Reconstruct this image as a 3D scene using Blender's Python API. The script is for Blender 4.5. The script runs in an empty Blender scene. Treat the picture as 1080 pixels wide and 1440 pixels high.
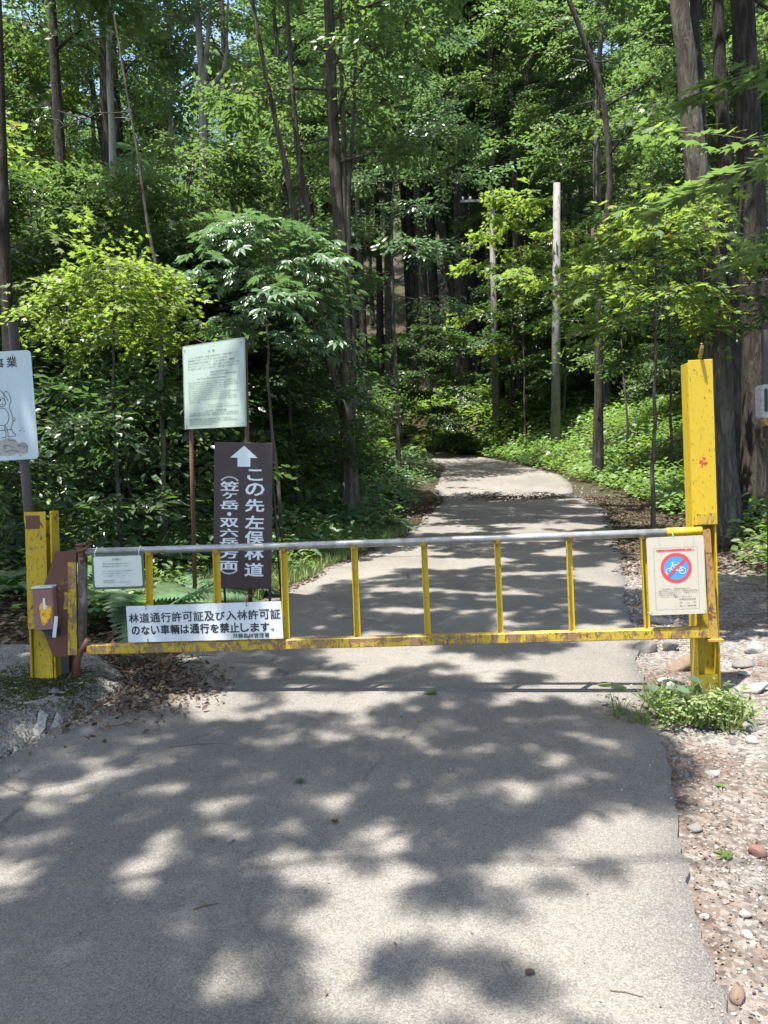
import bpy, math, random
import numpy as np
from mathutils import Vector, Matrix

sc = bpy.context.scene
COL = sc.collection
rng = np.random.default_rng(11)
random.seed(5)
R = math.radians

# ------------------------------------------------------------------ camera
CAM = np.array([0.0, 0.0, 1.55])
FPX, PITCH, ROLL = 1080.0, R(2.75), R(2.0)
_F = np.array([0, math.cos(PITCH), -math.sin(PITCH)])
_U = np.cross([1, 0, 0], _F)
_r = math.cos(ROLL)*np.array([1., 0, 0]) - math.sin(ROLL)*_U
_u = math.sin(ROLL)*np.array([1., 0, 0]) + math.cos(ROLL)*_U
cam = bpy.data.objects.new('camera', bpy.data.cameras.new('camera'))
COL.objects.link(cam)
m = Matrix.Identity(4)
for i in range(3):
    m[i][0] = _r[i]; m[i][1] = _u[i]; m[i][2] = -_F[i]; m[i][3] = CAM[i]
cam.matrix_world = m
cam.data.sensor_fit = 'HORIZONTAL'
cam.data.sensor_width = 36.0
cam.data.lens = 36.0
cam.data.clip_end = 600
sc.camera = cam

# ------------------------------------------------------------------ light
SUN = np.array([0.19, 0.20, -1.0])          # travel direction of the sunlight
SUN_EL = math.atan(1/math.hypot(SUN[0], SUN[1]))
w = bpy.data.worlds.new('World'); sc.world = w; w.use_nodes = True
wn = w.node_tree.nodes; wl = w.node_tree.links
wn.clear()
sky = wn.new('ShaderNodeTexSky'); sky.sky_type = 'NISHITA'; sky.sun_disc = False
sky.sun_elevation = SUN_EL
sky.sun_rotation = math.atan2(-SUN[0], -SUN[1])
sky.air_density = 1.0; sky.dust_density = 2.5; sky.ozone_density = 1.0
bg = wn.new('ShaderNodeBackground'); bg.inputs[1].default_value = 0.15
out = wn.new('ShaderNodeOutputWorld')
wl.new(sky.outputs[0], bg.inputs[0]); wl.new(bg.outputs[0], out.inputs[0])
sl = bpy.data.lights.new('sun', 'SUN'); sl.energy = 5.0; sl.angle = R(0.53); sl.color = (1, 0.955, 0.88)
so = bpy.data.objects.new('sun', sl); COL.objects.link(so)
so.rotation_euler = Vector(SUN).to_track_quat('-Z', 'Y').to_euler()
so.location = (-6, -6, 30)
sc.view_settings.view_transform = 'Standard'; sc.view_settings.look = 'None'
sc.view_settings.gamma = 1; sc.view_settings.use_curve_mapping = False
sc.view_settings.exposure = 1.55
sc.cycles.max_bounces = 6; sc.cycles.diffuse_bounces = 4; sc.cycles.transmission_bounces = 4
sc.cycles.glossy_bounces = 2; sc.cycles.transparent_max_bounces = 4
sc.cycles.sample_clamp_indirect = 4.0
sc.cycles.use_denoising = True

# ------------------------------------------------------------------ tools
def ray(px, py):
    d = _F + (px-540)/FPX*_r - (py-720)/FPX*_u
    return d/d[1]
def spot(px, py, depth):                     # the point of the place seen there, `depth` metres ahead
    return CAM + ray(px, py)*depth

def tag(o, label=None, cat=None, group=None, kind=None):
    if label: o['label'] = label
    if cat: o['category'] = cat
    if group: o['group'] = group
    if kind: o['kind'] = kind
    return o
def empty(name, loc, rz=0.0, rot=None):
    o = bpy.data.objects.new(name, None); COL.objects.link(o)
    o.location = tuple(float(v) for v in loc)
    o.rotation_euler = rot if rot else (0, 0, rz)
    o.empty_display_size = 0.1
    return o
def link(name, me, mat, parent=None, loc=None):
    o = bpy.data.objects.new(name, me); COL.objects.link(o)
    if mat is not None and not me.materials: me.materials.append(mat)
    if parent is not None: o.parent = parent
    if loc is not None: o.location = tuple(float(v) for v in loc)
    return o
def copy_thing(root, loc, rz=0.0, scale=1.0, label=None, group=None):
    r = root.copy(); COL.objects.link(r)
    r.location = tuple(float(v) for v in loc); r.rotation_euler = (0, 0, rz); r.scale = (scale,)*3
    if label: r['label'] = label
    if group: r['group'] = group
    for ch in list(root.children):
        c = ch.copy(); COL.objects.link(c); c.parent = r
        for g in list(ch.children):
            d = g.copy(); COL.objects.link(d); d.parent = c
    return r
def np_mesh(name, V, T, rnd=None, smooth=False):
    V = np.asarray(V, dtype=np.float32); T = np.asarray(T, dtype=np.int32)
    me = bpy.data.meshes.new(name)
    me.vertices.add(len(V)); me.vertices.foreach_set('co', V.ravel())
    k = T.shape[1]
    me.loops.add(T.size); me.loops.foreach_set('vertex_index', T.ravel())
    me.polygons.add(len(T)); me.polygons.foreach_set('loop_start', np.arange(0, T.size, k, dtype=np.int32))
    try: me.polygons.foreach_set('loop_total', np.full(len(T), k, dtype=np.int32))
    except Exception: pass
    if rnd is not None:
        a = me.attributes.new('rnd', 'FLOAT', 'FACE'); a.data.foreach_set('value', np.asarray(rnd, dtype=np.float32))
    if smooth: me.polygons.foreach_set('use_smooth', np.ones(len(T), dtype=bool))
    me.update(calc_edges=True); me.validate()
    return me

class MB:
    """collects polygons of one part"""
    def __init__(s): s.v = []; s.f = []
    def add(s, vs, fs):
        b = len(s.v); s.v += [tuple(float(c) for c in v) for v in vs]; s.f += [tuple(b+i for i in f) for f in fs]; return s
    def box(s, c, d, rot=None, bev=0.0):
        x, y, z = (d[0]/2, d[1]/2, d[2]/2)
        if bev > 0:
            b = min(bev, x*.9, y*.9, z*.9)
            vs = []
            for sx in (-1, 1):
                for sy in (-1, 1):
                    for sz in (-1, 1):
                        vs += [(sx*(x-b), sy*(y-b), sz*z), (sx*(x-b), sy*y, sz*(z-b)), (sx*x, sy*(y-b), sz*(z-b))]
            idx = {}
            k = 0
            for sx in (-1, 1):
                for sy in (-1, 1):
                    for sz in (-1, 1):
                        for a in 'zyx': idx[(sx, sy, sz, a)] = k; k += 1
            fs = []
            I = lambda sx, sy, sz, a: idx[(sx, sy, sz, a)]
            for t in (-1, 1):
                fs.append([I(-1, -1, t, 'z'), I(1, -1, t, 'z'), I(1, 1, t, 'z'), I(-1, 1, t, 'z')][::t])
                fs.append([I(-1, t, -1, 'y'), I(-1, t, 1, 'y'), I(1, t, 1, 'y'), I(1, t, -1, 'y')][::t])
                fs.append([I(t, -1, -1, 'x'), I(t, 1, -1, 'x'), I(t, 1, 1, 'x'), I(t, -1, 1, 'x')][::t])
                for t2 in (-1, 1):
                    fs.append([I(-1, t, t2, 'y'), I(1, t, t2, 'y'), I(1, t, t2, 'z'), I(-1, t, t2, 'z')][::-t*t2])
                    fs.append([I(t, -1, t2, 'x'), I(t, 1, t2, 'x'), I(t, 1, t2, 'z'), I(t, -1, t2, 'z')][::t*t2])
                    fs.append([I(t, t2, -1, 'x'), I(t, t2, 1, 'x'), I(t, t2, 1, 'y'), I(t, t2, -1, 'y')][::-t*t2])
            for sx in (-1, 1):
                for sy in (-1, 1):
                    for sz in (-1, 1):
                        fs.append([I(sx, sy, sz, a) for a in 'xyz'][::sx*sy*sz])
        else:
            vs = [(sx*x, sy*y, sz*z) for sx in (-1, 1) for sy in (-1, 1) for sz in (-1, 1)]
            fs = [(0, 1, 3, 2), (4, 6, 7, 5), (0, 4, 5, 1), (2, 3, 7, 6), (0, 2, 6, 4), (1, 5, 7, 3)]
        M = Matrix.Translation(c)
        if rot is not None: M = M @ rot.to_4x4()
        return s.add([M @ Vector(v) for v in vs], fs)
    def tube(s, pts, rad, n=8, cap=True):
        pts = [Vector([float(c) for c in p]) for p in pts]
        if not hasattr(rad, '__len__'): rad = [rad]*len(pts)
        rings = []
        ref = None
        for i, p in enumerate(pts):
            a = pts[max(0, i-1)]; b = pts[min(len(pts)-1, i+1)]
            t = (b-a).normalized()
            if ref is None:
                ref = Vector((0, 0, 1)) if abs(t.z) < .9 else Vector((1, 0, 0))
            x = t.cross(ref).normalized(); y = t.cross(x).normalized(); ref = -y if False else ref
            rings.append([p + x*math.cos(2*math.pi*k/n)*rad[i] + y*math.sin(2*math.pi*k/n)*rad[i] for k in range(n)])
        vs = [q for r_ in rings for q in r_]
        fs = [(i*n+k, i*n+(k+1) % n, (i+1)*n+(k+1) % n, (i+1)*n+k) for i in range(len(pts)-1) for k in range(n)]
        if cap: fs += [tuple(range(n))[::-1], tuple((len(pts)-1)*n+k for k in range(n))]
        return s.add(vs, fs)
    def prism(s, poly, y0, y1):                # polygon in x,z swept along y
        n = len(poly)
        vs = [(p[0], y0, p[1]) for p in poly] + [(p[0], y1, p[1]) for p in poly]
        return s.add(vs, [tuple(range(n)), tuple(range(2*n-1, n-1, -1))] + [(i, n+i, n+(i+1) % n, (i+1) % n) for i in range(n)])
    def ribbon(s, pts, wd, y):                 # flat printed line in the x,z plane
        for i in range(len(pts)-1):
            a = Vector((pts[i][0], pts[i][1])); b = Vector((pts[i+1][0], pts[i+1][1]))
            d = b-a
            if d.length < 1e-6: continue
            d.normalize(); nrm = Vector((-d.y, d.x))*wd/2; a = a-d*wd*.3; b = b+d*wd*.3
            s.add([(q.x, y, q.y) for q in (a-nrm, b-nrm, b+nrm, a+nrm)], [(0, 1, 2, 3)])
        return s
    def disc(s, cx, cz, r_, y, n=40, r0=0):
        if r0 <= 0:
            return s.add([(cx+r_*math.cos(2*math.pi*k/n), y, cz+r_*math.sin(2*math.pi*k/n)) for k in range(n)], [tuple(range(n))])
        vs = [(cx+q*math.cos(2*math.pi*k/n), y, cz+q*math.sin(2*math.pi*k/n)) for q in (r0, r_) for k in range(n)]
        return s.add(vs, [(k, n+k, n+(k+1) % n, (k+1) % n) for k in range(n)])
    def build(s, name, mat, parent=None, smooth=False, loc=None):
        me = bpy.data.meshes.new(name); me.from_pydata(s.v, [], s.f); me.update()
        if smooth:
            for p in me.polygons: p.use_smooth = len(p.vertices) == 4
        return link(name, me, mat, parent, loc)

def rounded(w_, h_, r_, n=4, cx=0, cz=0):
    P = []
    for (sx, sz, a0) in ((1, 1, 0), (-1, 1, 90), (-1, -1, 180), (1, -1, 270)):
        for k in range(n+1):
            a = R(a0+90*k/n)
            P.append((cx+sx*(w_/2-r_)+r_*math.cos(a), cz+sz*(h_/2-r_)+r_*math.sin(a)))
    return P

_txt = {}
def text_arrays(s, bold=0.0):
    k = (s, bold)
    if k in _txt: return _txt[k]
    c = bpy.data.curves.new('t', 'FONT'); c.body = s; c.resolution_u = 2 if len(s) < 3 else 1; c.offset = bold
    o = bpy.data.objects.new('t', c); COL.objects.link(o)
    dg = bpy.context.evaluated_depsgraph_get()
    me = bpy.data.meshes.new_from_object(o.evaluated_get(dg))
    me.calc_loop_triangles()
    V = np.array([v.co[:] for v in me.vertices]) if len(me.vertices) else np.zeros((0, 3))
    T = [tuple(t.vertices) for t in me.loop_triangles]
    bpy.data.objects.remove(o); bpy.data.curves.remove(c); bpy.data.meshes.remove(me)
    _txt[k] = (V, T)
    return _txt[k]
def glyphs(mb, s, cx, cz, w_, h_, y, bold=0.0, rot=0):
    V, T = text_arrays(s, 0.0)
    if bold > 0:                                # heavier stroke: the flat shape laid down again, slightly shifted
        q = bold*1.0
        for k, (a, b) in enumerate(((-1, -1), (1, -1), (-1, 1), (1, 1))):
            glyphs(mb, s, cx+a*q*w_, cz+b*q*h_, w_*(1-2*q), h_*(1-2*q), y-.00012*(k+1), 0.0, rot)
        return
    if not len(V): return
    lo = V.min(0); hi = V.max(0); c = (lo+hi)/2; d = np.maximum(hi-lo, 1e-6)
    x = (V[:, 0]-c[0])/d[0]; z = (V[:, 1]-c[1])/d[1]
    if rot: x, z = z, -x
    mb.add([(cx+a*w_, y, cz+b*h_) for a, b in zip(x, z)], T)
def textline(mb, s, x0, z0, size, y, bold=0.0, width=None):   # baseline start
    V, T = text_arrays(s, 0.0)
    if not len(V): return
    k = size; kx = size
    if width: kx = width/max(V[:, 0].max()-V[:, 0].min(), 1e-6)
    mb.add([(x0+a*kx, y, z0+b*k) for a, b in zip(V[:, 0], V[:, 1])], T)

# ------------------------------------------------------------------ materials
class Mt:
    def __init__(s, name, base=(.5, .5, .5), rough=.6, metal=0.0, spec=.5):
        s.m = bpy.data.materials.new(name); s.m.use_nodes = True
        s.n = s.m.node_tree.nodes; s.l = s.m.node_tree.links
        s.b = s.n['Principled BSDF']; s.o = s.n['Material Output']
        s.b.inputs['Base Color'].default_value = (*base, 1)
        s.b.inputs['Roughness'].default_value = rough; s.b.inputs['Metallic'].default_value = metal
        s.b.inputs['Specular IOR Level'].default_value = spec
        tc = s.n.new('ShaderNodeTexCoord'); s.co = tc.outputs['Object']
        s.base = s._rgb(base)
    def _rgb(s, c):
        r_ = s.n.new('ShaderNodeRGB'); r_.outputs[0].default_value = (*c, 1); return r_.outputs[0]
    def mapped(s, scale):
        mp = s.n.new('ShaderNodeMapping'); mp.inputs['Scale'].default_value = scale
        s.l.new(s.co, mp.inputs[0]); return mp.outputs[0]
    def noise(s, scale, detail=4, rough=.6, co=None, dist=0):
        t = s.n.new('ShaderNodeTexNoise'); t.inputs['Scale'].default_value = scale
        t.inputs['Detail'].default_value = detail; t.inputs['Roughness'].default_value = rough
        t.inputs['Distortion'].default_value = dist
        s.l.new(co if co else s.co, t.inputs['Vector']); return t.outputs[0]
    def gray(s, src):
        t = s.n.new('ShaderNodeSeparateColor'); s.l.new(src, t.inputs[0])
        c = s.n.new('ShaderNodeCombineColor')
        for k in range(3): s.l.new(t.outputs[0], c.inputs[k])
        return c.outputs[0]
    def voro(s, scale, co=None, feat='F1', out=0):
        t = s.n.new('ShaderNodeTexVoronoi'); t.feature = feat; t.inputs['Scale'].default_value = scale
        s.l.new(co if co else s.co, t.inputs['Vector']); return t.outputs[out]
    def ramp(s, src, lo, hi):
        t = s.n.new('ShaderNodeMapRange'); t.inputs[1].default_value = lo; t.inputs[2].default_value = hi
        t.interpolation_type = 'SMOOTHSTEP'
        s.l.new(src, t.inputs[0]); return t.outputs[0]
    def mul(s, a, b, op='MULTIPLY'):
        t = s.n.new('ShaderNodeMath'); t.operation = op
        s.l.new(a, t.inputs[0])
        if isinstance(b, (int, float)): t.inputs[1].default_value = b
        else: s.l.new(b, t.inputs[1])
        return t.outputs[0]
    def mix(s, fac, colour, blend='MIX'):
        t = s.n.new('ShaderNodeMix'); t.data_type = 'RGBA'; t.blend_type = blend
        if isinstance(fac, (int, float)): t.inputs[0].default_value = fac
        else: s.l.new(fac, t.inputs[0])
        s.l.new(s.base, t.inputs[6])
        if isinstance(colour, tuple): t.inputs[7].default_value = (*colour, 1)
        else: s.l.new(colour, t.inputs[7])
        s.base = t.outputs[2]; return s
    def bump(s, src, strength=.3, dist=.01):
        t = s.n.new('ShaderNodeBump'); t.inputs['Strength'].default_value = strength
        t.inputs['Distance'].default_value = dist
        s.l.new(src, t.inputs['Height'])
        prev = s.b.inputs['Normal'].links
        if prev: s.l.new(prev[0].from_socket, t.inputs['Normal'])
        s.l.new(t.outputs[0], s.b.inputs['Normal']); return s
    def zsock(s, k=2):
        t = s.n.new('ShaderNodeSeparateXYZ'); s.l.new(s.co, t.inputs[0]); return t.outputs[k]
    def done(s):
        s.l.new(s.base, s.b.inputs['Base Color']); return s.m

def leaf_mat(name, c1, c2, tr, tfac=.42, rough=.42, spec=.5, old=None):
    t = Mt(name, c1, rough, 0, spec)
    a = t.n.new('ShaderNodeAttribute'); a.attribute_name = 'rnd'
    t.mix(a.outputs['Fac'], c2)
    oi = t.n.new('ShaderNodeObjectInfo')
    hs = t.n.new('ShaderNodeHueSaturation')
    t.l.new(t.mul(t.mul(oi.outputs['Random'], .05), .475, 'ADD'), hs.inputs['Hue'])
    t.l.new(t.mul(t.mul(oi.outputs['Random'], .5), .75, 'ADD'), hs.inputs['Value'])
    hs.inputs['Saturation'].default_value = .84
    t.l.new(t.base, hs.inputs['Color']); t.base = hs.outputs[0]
    if old is not None:
        t.mix(t.ramp(a.outputs['Fac'], .955, .96), old)
    t.done()
    tl = t.n.new('ShaderNodeBsdfTranslucent'); tl.inputs[0].default_value = (*tr, 1)
    mx = t.n.new('ShaderNodeMixShader'); mx.inputs[0].default_value = tfac
    t.l.new(t.b.outputs[0], mx.inputs[1]); t.l.new(tl.outputs[0], mx.inputs[2]); t.l.new(mx.outputs[0], t.o.inputs[0])
    return t.m

def bark_mat(name, c1, c2, c3, vs=14):
    t = Mt(name, c1, .9, 0, .2)
    co = t.mapped((1, 1, .16))
    n1 = t.noise(vs, 6, .65, co, .6)
    t.mix(t.ramp(n1, .42, .62), c2)
    n2 = t.noise(1.6, 3, .6)
    t.mix(t.ramp(n2, .52, .66), c3)
    t.bump(n1, 1.0, .06)
    t.bump(t.noise(vs*4, 4, .7, co), .6, .012)
    return t.done()

M = {}
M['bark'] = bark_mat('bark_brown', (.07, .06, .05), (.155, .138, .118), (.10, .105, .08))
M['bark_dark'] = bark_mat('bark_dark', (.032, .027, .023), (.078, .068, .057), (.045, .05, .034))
M['bark_pale'] = bark_mat('bark_pale', (.34, .33, .29), (.20, .185, .16), (.13, .13, .10), 6)
M['leaf_mid'] = leaf_mat('leaf_mid', (.068, .125, .045), (.125, .19, .075), (.18, .30, .07))
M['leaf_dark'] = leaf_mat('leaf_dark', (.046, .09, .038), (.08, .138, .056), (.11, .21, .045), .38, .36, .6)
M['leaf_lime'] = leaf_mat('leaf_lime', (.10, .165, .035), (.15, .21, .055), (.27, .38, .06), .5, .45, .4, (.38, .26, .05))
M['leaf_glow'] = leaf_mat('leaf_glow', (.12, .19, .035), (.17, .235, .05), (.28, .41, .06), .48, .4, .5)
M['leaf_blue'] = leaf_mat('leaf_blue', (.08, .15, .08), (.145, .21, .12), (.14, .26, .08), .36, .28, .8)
M['herb'] = leaf_mat('herb_leaf', (.10, .175, .045), (.16, .24, .065), (.24, .40, .05), .42, .4)
M['weed'] = leaf_mat('weed_leaf', (.12, .19, .05), (.22, .27, .09), (.25, .36, .06), .4, .5)
M['fern'] = leaf_mat('fern_leaf', (.065, .14, .055), (.11, .195, .08), (.13, .27, .06), .38, .45)
M['grass'] = leaf_mat('grass_blade', (.10, .17, .035), (.22, .25, .07), (.2, .32, .05), .35, .5)
M['dead'] = leaf_mat('dead_leaf', (.055, .035, .024), (.15, .10, .068), (.1, .06, .02), .1, .8, .2)
M['dry_fern'] = leaf_mat('dry_frond', (.25, .18, .10), (.36, .29, .18), (.2, .14, .06), .2, .8, .2)

# asphalt
t = Mt('asphalt', (.155, .143, .128), .88, 0, .25)
n1 = t.noise(.55, 5, .6); t.mix(t.ramp(n1, .35, .7), (.20, .186, .166))
n0 = t.noise(2.3, 5, .7, None, .5); t.mix(t.mul(t.ramp(n0, .5, .72), .55), (.125, .12, .117))
ns = t.noise(1.0, 4, .6, t.mapped((2.6, .35, 1))); t.mix(t.mul(t.ramp(ns, .5, .7), .35), (.115, .108, .098))
nk = t.noise(9, 7, .8, None, 1.5); t.mix(t.mul(t.ramp(nk, .6, .72), .4), (.095, .085, .07))
def cracks(t, sc_, wd_, lo, hi, amt, col_):
    tv_ = t.n.new('ShaderNodeTexNoise'); tv_.inputs['Scale'].default_value = sc_*1.6; tv_.inputs['Detail'].default_value = 6
    t.l.new(t.co, tv_.inputs['Vector'])
    ad = t.n.new('ShaderNodeMix'); ad.data_type = 'VECTOR'; ad.inputs[0].default_value = .55/sc_ if sc_ > 1 else .3
    t.l.new(t.co, ad.inputs[4]); t.l.new(tv_.outputs['Color'], ad.inputs[5])
    e_ = t.voro(sc_, ad.outputs[1], 'DISTANCE_TO_EDGE')
    line = t.ramp(e_, wd_, wd_*.25); mask = t.ramp(t.noise(.7, 3, .6), lo, hi)
    t.mix(t.mul(t.mul(line, mask), amt), col_); return t.mul(line, mask)
ck = cracks(t, .9, .012, .52, .62, .5, (.05, .046, .042))
ng2 = t.noise(3.7, 6, .75, None, 1.2); t.mix(t.mul(t.ramp(ng2, .58, .70), .45), (.085, .08, .07)); t.mix(t.mul(t.ramp(ng2, .40, .30), .35), (.24, .225, .20))
v1 = t.voro(210, out=1)
t.mix(.38, t.gray(v1), 'SOFT_LIGHT')
v2 = t.voro(62); t.mix(t.mul(t.ramp(v2, .16, .06), .6), (.42, .40, .37))
v3 = t.voro(38); t.mix(t.mul(t.ramp(v3, .11, .05), .75), (.045, .043, .04))
ng = t.noise(230, 2, .6); t.mix(t.mul(t.ramp(ng, .45, .62), .22), (.08, .075, .07))
t.bump(t.voro(150), .4, .003); t.bump(t.mul(ck, -1), .6, .01); t.bump(n0, .4, .012); t.bump(ng, .35, .002)
M['asphalt'] = t.done()
t = Mt('old_concrete', (.16, .155, .145), .95, 0, .2)
n0 = t.noise(1.6, 6, .7, None, .6); t.mix(t.ramp(n0, .4, .66), (.21, .20, .185))
v1 = t.voro(55); t.mix(t.mul(t.ramp(v1, .25, .1), .6), (.3, .29, .27))
v3 = t.noise(45, 3, .7); t.mix(t.mul(t.ramp(v3, .5, .7), .8), (.05, .05, .045))
nm = t.noise(2.1, 5, .75); t.mix(t.mul(t.ramp(nm, .56, .66), .7), (.055, .065, .02))
t.bump(v1, .8, .012); t.bump(v3, .7, .01)
M['concrete'] = t.done()
t = Mt('forest_floor', (.05, .038, .026), .95, 0, .2)
n0 = t.noise(1.2, 6, .7); t.mix(t.ramp(n0, .42, .62), (.03, .04, .015))
v1 = t.voro(22, None, 'F1', 1); t.mix(.35, t.gray(v1), 'SOFT_LIGHT'); t.mix(t.mul(t.ramp(t.noise(30, 4), .55, .7), .6), (.12, .085, .055))
t.bump(t.noise(25, 5), .8, .03)
M['floor'] = t.done()
t = Mt('gravel_dirt', (.175, .162, .148), .95, 0, .2)
n0 = t.noise(2.2, 6, .7); t.mix(t.ramp(n0, .42, .62), (.12, .092, .076))
v1 = t.voro(42, None, 'F1', 1); t.mix(.5, t.gray(v1), 'SOFT_LIGHT')
v2 = t.voro(30); t.mix(t.mul(t.ramp(v2, .3, .15), .6), (.30, .28, .26))
t.mix(t.mul(t.ramp(t.noise(60, 4), .5, .7), .6), (.09, .065, .05))
t.bump(v2, .9, .015); t.bump(t.noise(70, 4), .7, .01)
M['gravel'] = t.done()
def stone_mat(name, a, b):
    t = Mt(name, a, .85, 0, .3)
    t.mix(t.ramp(t.noise(9, 6, .7), .4, .65), b)
    t.mix(t.mul(t.ramp(t.noise(60, 3), .5, .7), .5), (b[0]*.6, b[1]*.6, b[2]*.6))
    t.bump(t.noise(25, 6, .7), .5, .02)
    return t.done()
M['stone'] = stone_mat('stone_grey', (.20, .19, .175), (.14, .13, .12))
M['stone_pale'] = stone_mat('stone_pale', (.36, .34, .31), (.25, .235, .215))
M['stone_red'] = stone_mat('stone_reddish', (.22, .12, .09), (.14, .085, .07))
M['stone_brown'] = stone_mat('stone_brown', (.23, .165, .12), (.15, .11, .085))
t = Mt('pebble', (.30, .27, .245), .85, 0, .3)
a = t.n.new('ShaderNodeAttribute'); a.attribute_name = 'rnd'
t.mix(a.outputs['Fac'], (.19, .155, .135)); t.mix(t.ramp(a.outputs['Fac'], .85, .9), (.38, .36, .335))
t.mix(t.ramp(a.outputs['Fac'], .05, 0.02), (.14, .07, .05))
M['pebble'] = t.done()

def yellow_mat(name, rust, rustcol=(.16, .055, .025), base=(.58, .385, .012), dirt=.3, sc_=1.0):
    t = Mt(name, base, .5, 0, .4)
    co = t.mapped((1, 1, .35))
    n0 = t.noise(3.2*sc_, 4, .6, co); t.mix(t.mul(t.ramp(n0, .4, .68), dirt), (.50, .36, .03))
    n1 = t.noise(9*sc_, 8, .75, None, .8)
    t.mix(t.ramp(n1, .70-rust, .74-rust), rustcol)
    n2 = t.noise(75*sc_, 5, .7, co); t.mix(t.mul(t.ramp(n2, .60-rust*.3, .66-rust*.3), .85), (.13, .07, .02))
    n3 = t.noise(14*sc_, 5, .7); t.mix(t.mul(t.ramp(n3, .70, .74), .8), (.42, .38, .33))
    t.bump(n1, .25, .004); t.bump(n2, .3, .002)
    return t.done()
M['yellow'] = yellow_mat('yellow_paint', .05, base=(.56, .385, .022), dirt=.6)
M['yellow_old'] = yellow_mat('old_yellow_paint', .12, (.12, .045, .02), (.50, .34, .014), .7, 1.3)
M['yellow_rusty'] = yellow_mat('yellow_paint_rusty', .21, (.26, .16, .075), (.48, .33, .035), .6)
M['yellow_dirty'] = yellow_mat('yellow_paint_dirty', .12, (.07, .05, .02), (.40, .29, .015), .5)
M['rust'] = yellow_mat('rust', .08, (.07, .03, .02), (.15, .065, .04), 0)
M['redbrown'] = yellow_mat('red_brown_primer', .12, (.24, .15, .03), (.125, .05, .032), 0)
M['orange_rust'] = yellow_mat('orange_rust', .17, (.14, .06, .025), (.36, .20, .075), .5)
t = Mt('galvanised_pipe', (.42, .42, .41), .45, .6)
t.mix(t.ramp(t.noise(12, 6, .7), .4, .7), (.25, .24, .22)); t.mix(t.ramp(t.noise(30, 5, .7), .64, .7), (.16, .09, .05))
t.bump(t.noise(60, 3), .15, .002); M['pipe'] = t.done()
t = Mt('old_pivot_pipe', (.10, .08, .065), .8, .2)
t.mix(t.ramp(t.noise(14, 6, .7), .45, .6), (.20, .17, .15)); t.mix(t.ramp(t.noise(10, 5, .7), .58, .62), (.08, .03, .02))
M['pivot'] = t.done()
def panel(name, c, rough, dirt, amt):
    t = Mt(name, c, rough, 0, .5)
    t.mix(t.mul(t.ramp(t.noise(9, 6, .7, t.mapped((3.5, 1, .35))), .52, .72), amt), dirt)
    t.mix(t.mul(t.ramp(t.noise(45, 5, .75), .60, .74), amt*1.3), tuple(x*.5 for x in dirt))
    return t.done()
def plain(name, c, rough=.5, dirtc=None, amt=.25, scl=6, metal=0, spec=.5):
    t = Mt(name, c, rough, metal, spec)
    d = dirtc or tuple(x*.72 for x in c)
    t.mix(t.mul(t.ramp(t.noise(scl, 6, .7), .45, .72), amt*2.2), d)
    t.mix(t.mul(t.ramp(t.noise(scl*8, 4, .7), .55, .75), amt), tuple(x*.6 for x in c))
    return t.done()
M['white_panel'] = panel('white_panel', (.62, .66, .68), .35, (.40, .40, .36), .45)
M['blue_panel'] = panel('pale_blue_panel', (.52, .62, .66), .25, (.36, .42, .40), .4)
M['cream_panel'] = panel('cream_panel', (.54, .49, .395), .45, (.38, .33, .23), .4)
M['green_panel'] = panel('pale_green_panel', (.38, .465, .40), .18, (.28, .33, .27), .5)
M['paper'] = plain('notice_paper', (.62, .66, .60), .25, None, .1)
M['brown_panel'] = plain('brown_panel', (.048, .030, .030), .5, (.06, .045, .045), .3)
M['sleeve'] = plain('clear_sleeve', (.10, .13, .10), .15)
M['print_black'] = plain('black_print', (.018, .02, .022), .6)
t = Mt('worn_black_print', (.018, .022, .035), .6)
nz = t.noise(60, 5, .75); t.mix(t.mul(t.ramp(nz, .52, .66), .55), (.60, .64, .66)); M['print_worn'] = t.done()
M['print_grey'] = plain('grey_print', (.10, .11, .10), .6)
M['print_white'] = plain('white_print', (.72, .78, .80), .45, None, .1)
M['print_red'] = plain('red_print', (.66, .06, .07), .5, None, .1)
M['print_blue'] = plain('blue_print', (.06, .30, .62), .5, None, .1)
M['black_metal'] = plain('black_metal', (.02, .02, .02), .5)
M['dark_post'] = plain('dark_brown_post', (.055, .042, .036), .55, None, .3)
M['rust_post'] = plain('rusty_post', (.12, .05, .03), .8, (.05, .03, .02), .4, 12)
M['pole'] = plain('weathered_grey_pole', (.19, .185, .175), .85, (.10, .097, .088), .45, 3)
M['grey_box'] = plain('grey_painted_box', (.40, .39, .37), .7, (.20, .19, .18), .45, 30)
M['box_red'] = plain('faded_red_box', (.26, .13, .105), .6, (.20, .17, .15), .5, 18)
t = Mt('peeling_sticker', (.80, .50, .02), .6)
t.mix(t.ramp(t.noise(38, 5, .7), .50, .53), (.72, .22, .02)); t.mix(t.ramp(t.noise(22, 5, .7), .57, .6), (.8, .78, .74)); M['sticker'] = t.done()
M['moss'] = leaf_mat('moss', (.03, .042, .008), (.075, .085, .016), (.08, .1, .01), .15, .9, .1)
M['twig'] = plain('twig', (.10, .075, .055), .9)
M['white_mark'] = plain('white_road_paint', (.34, .33, .31), .9, (.15, .15, .14), .6, 40)
M['rope'] = plain('tie_wire', (.20, .30, .16), .6)

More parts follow.
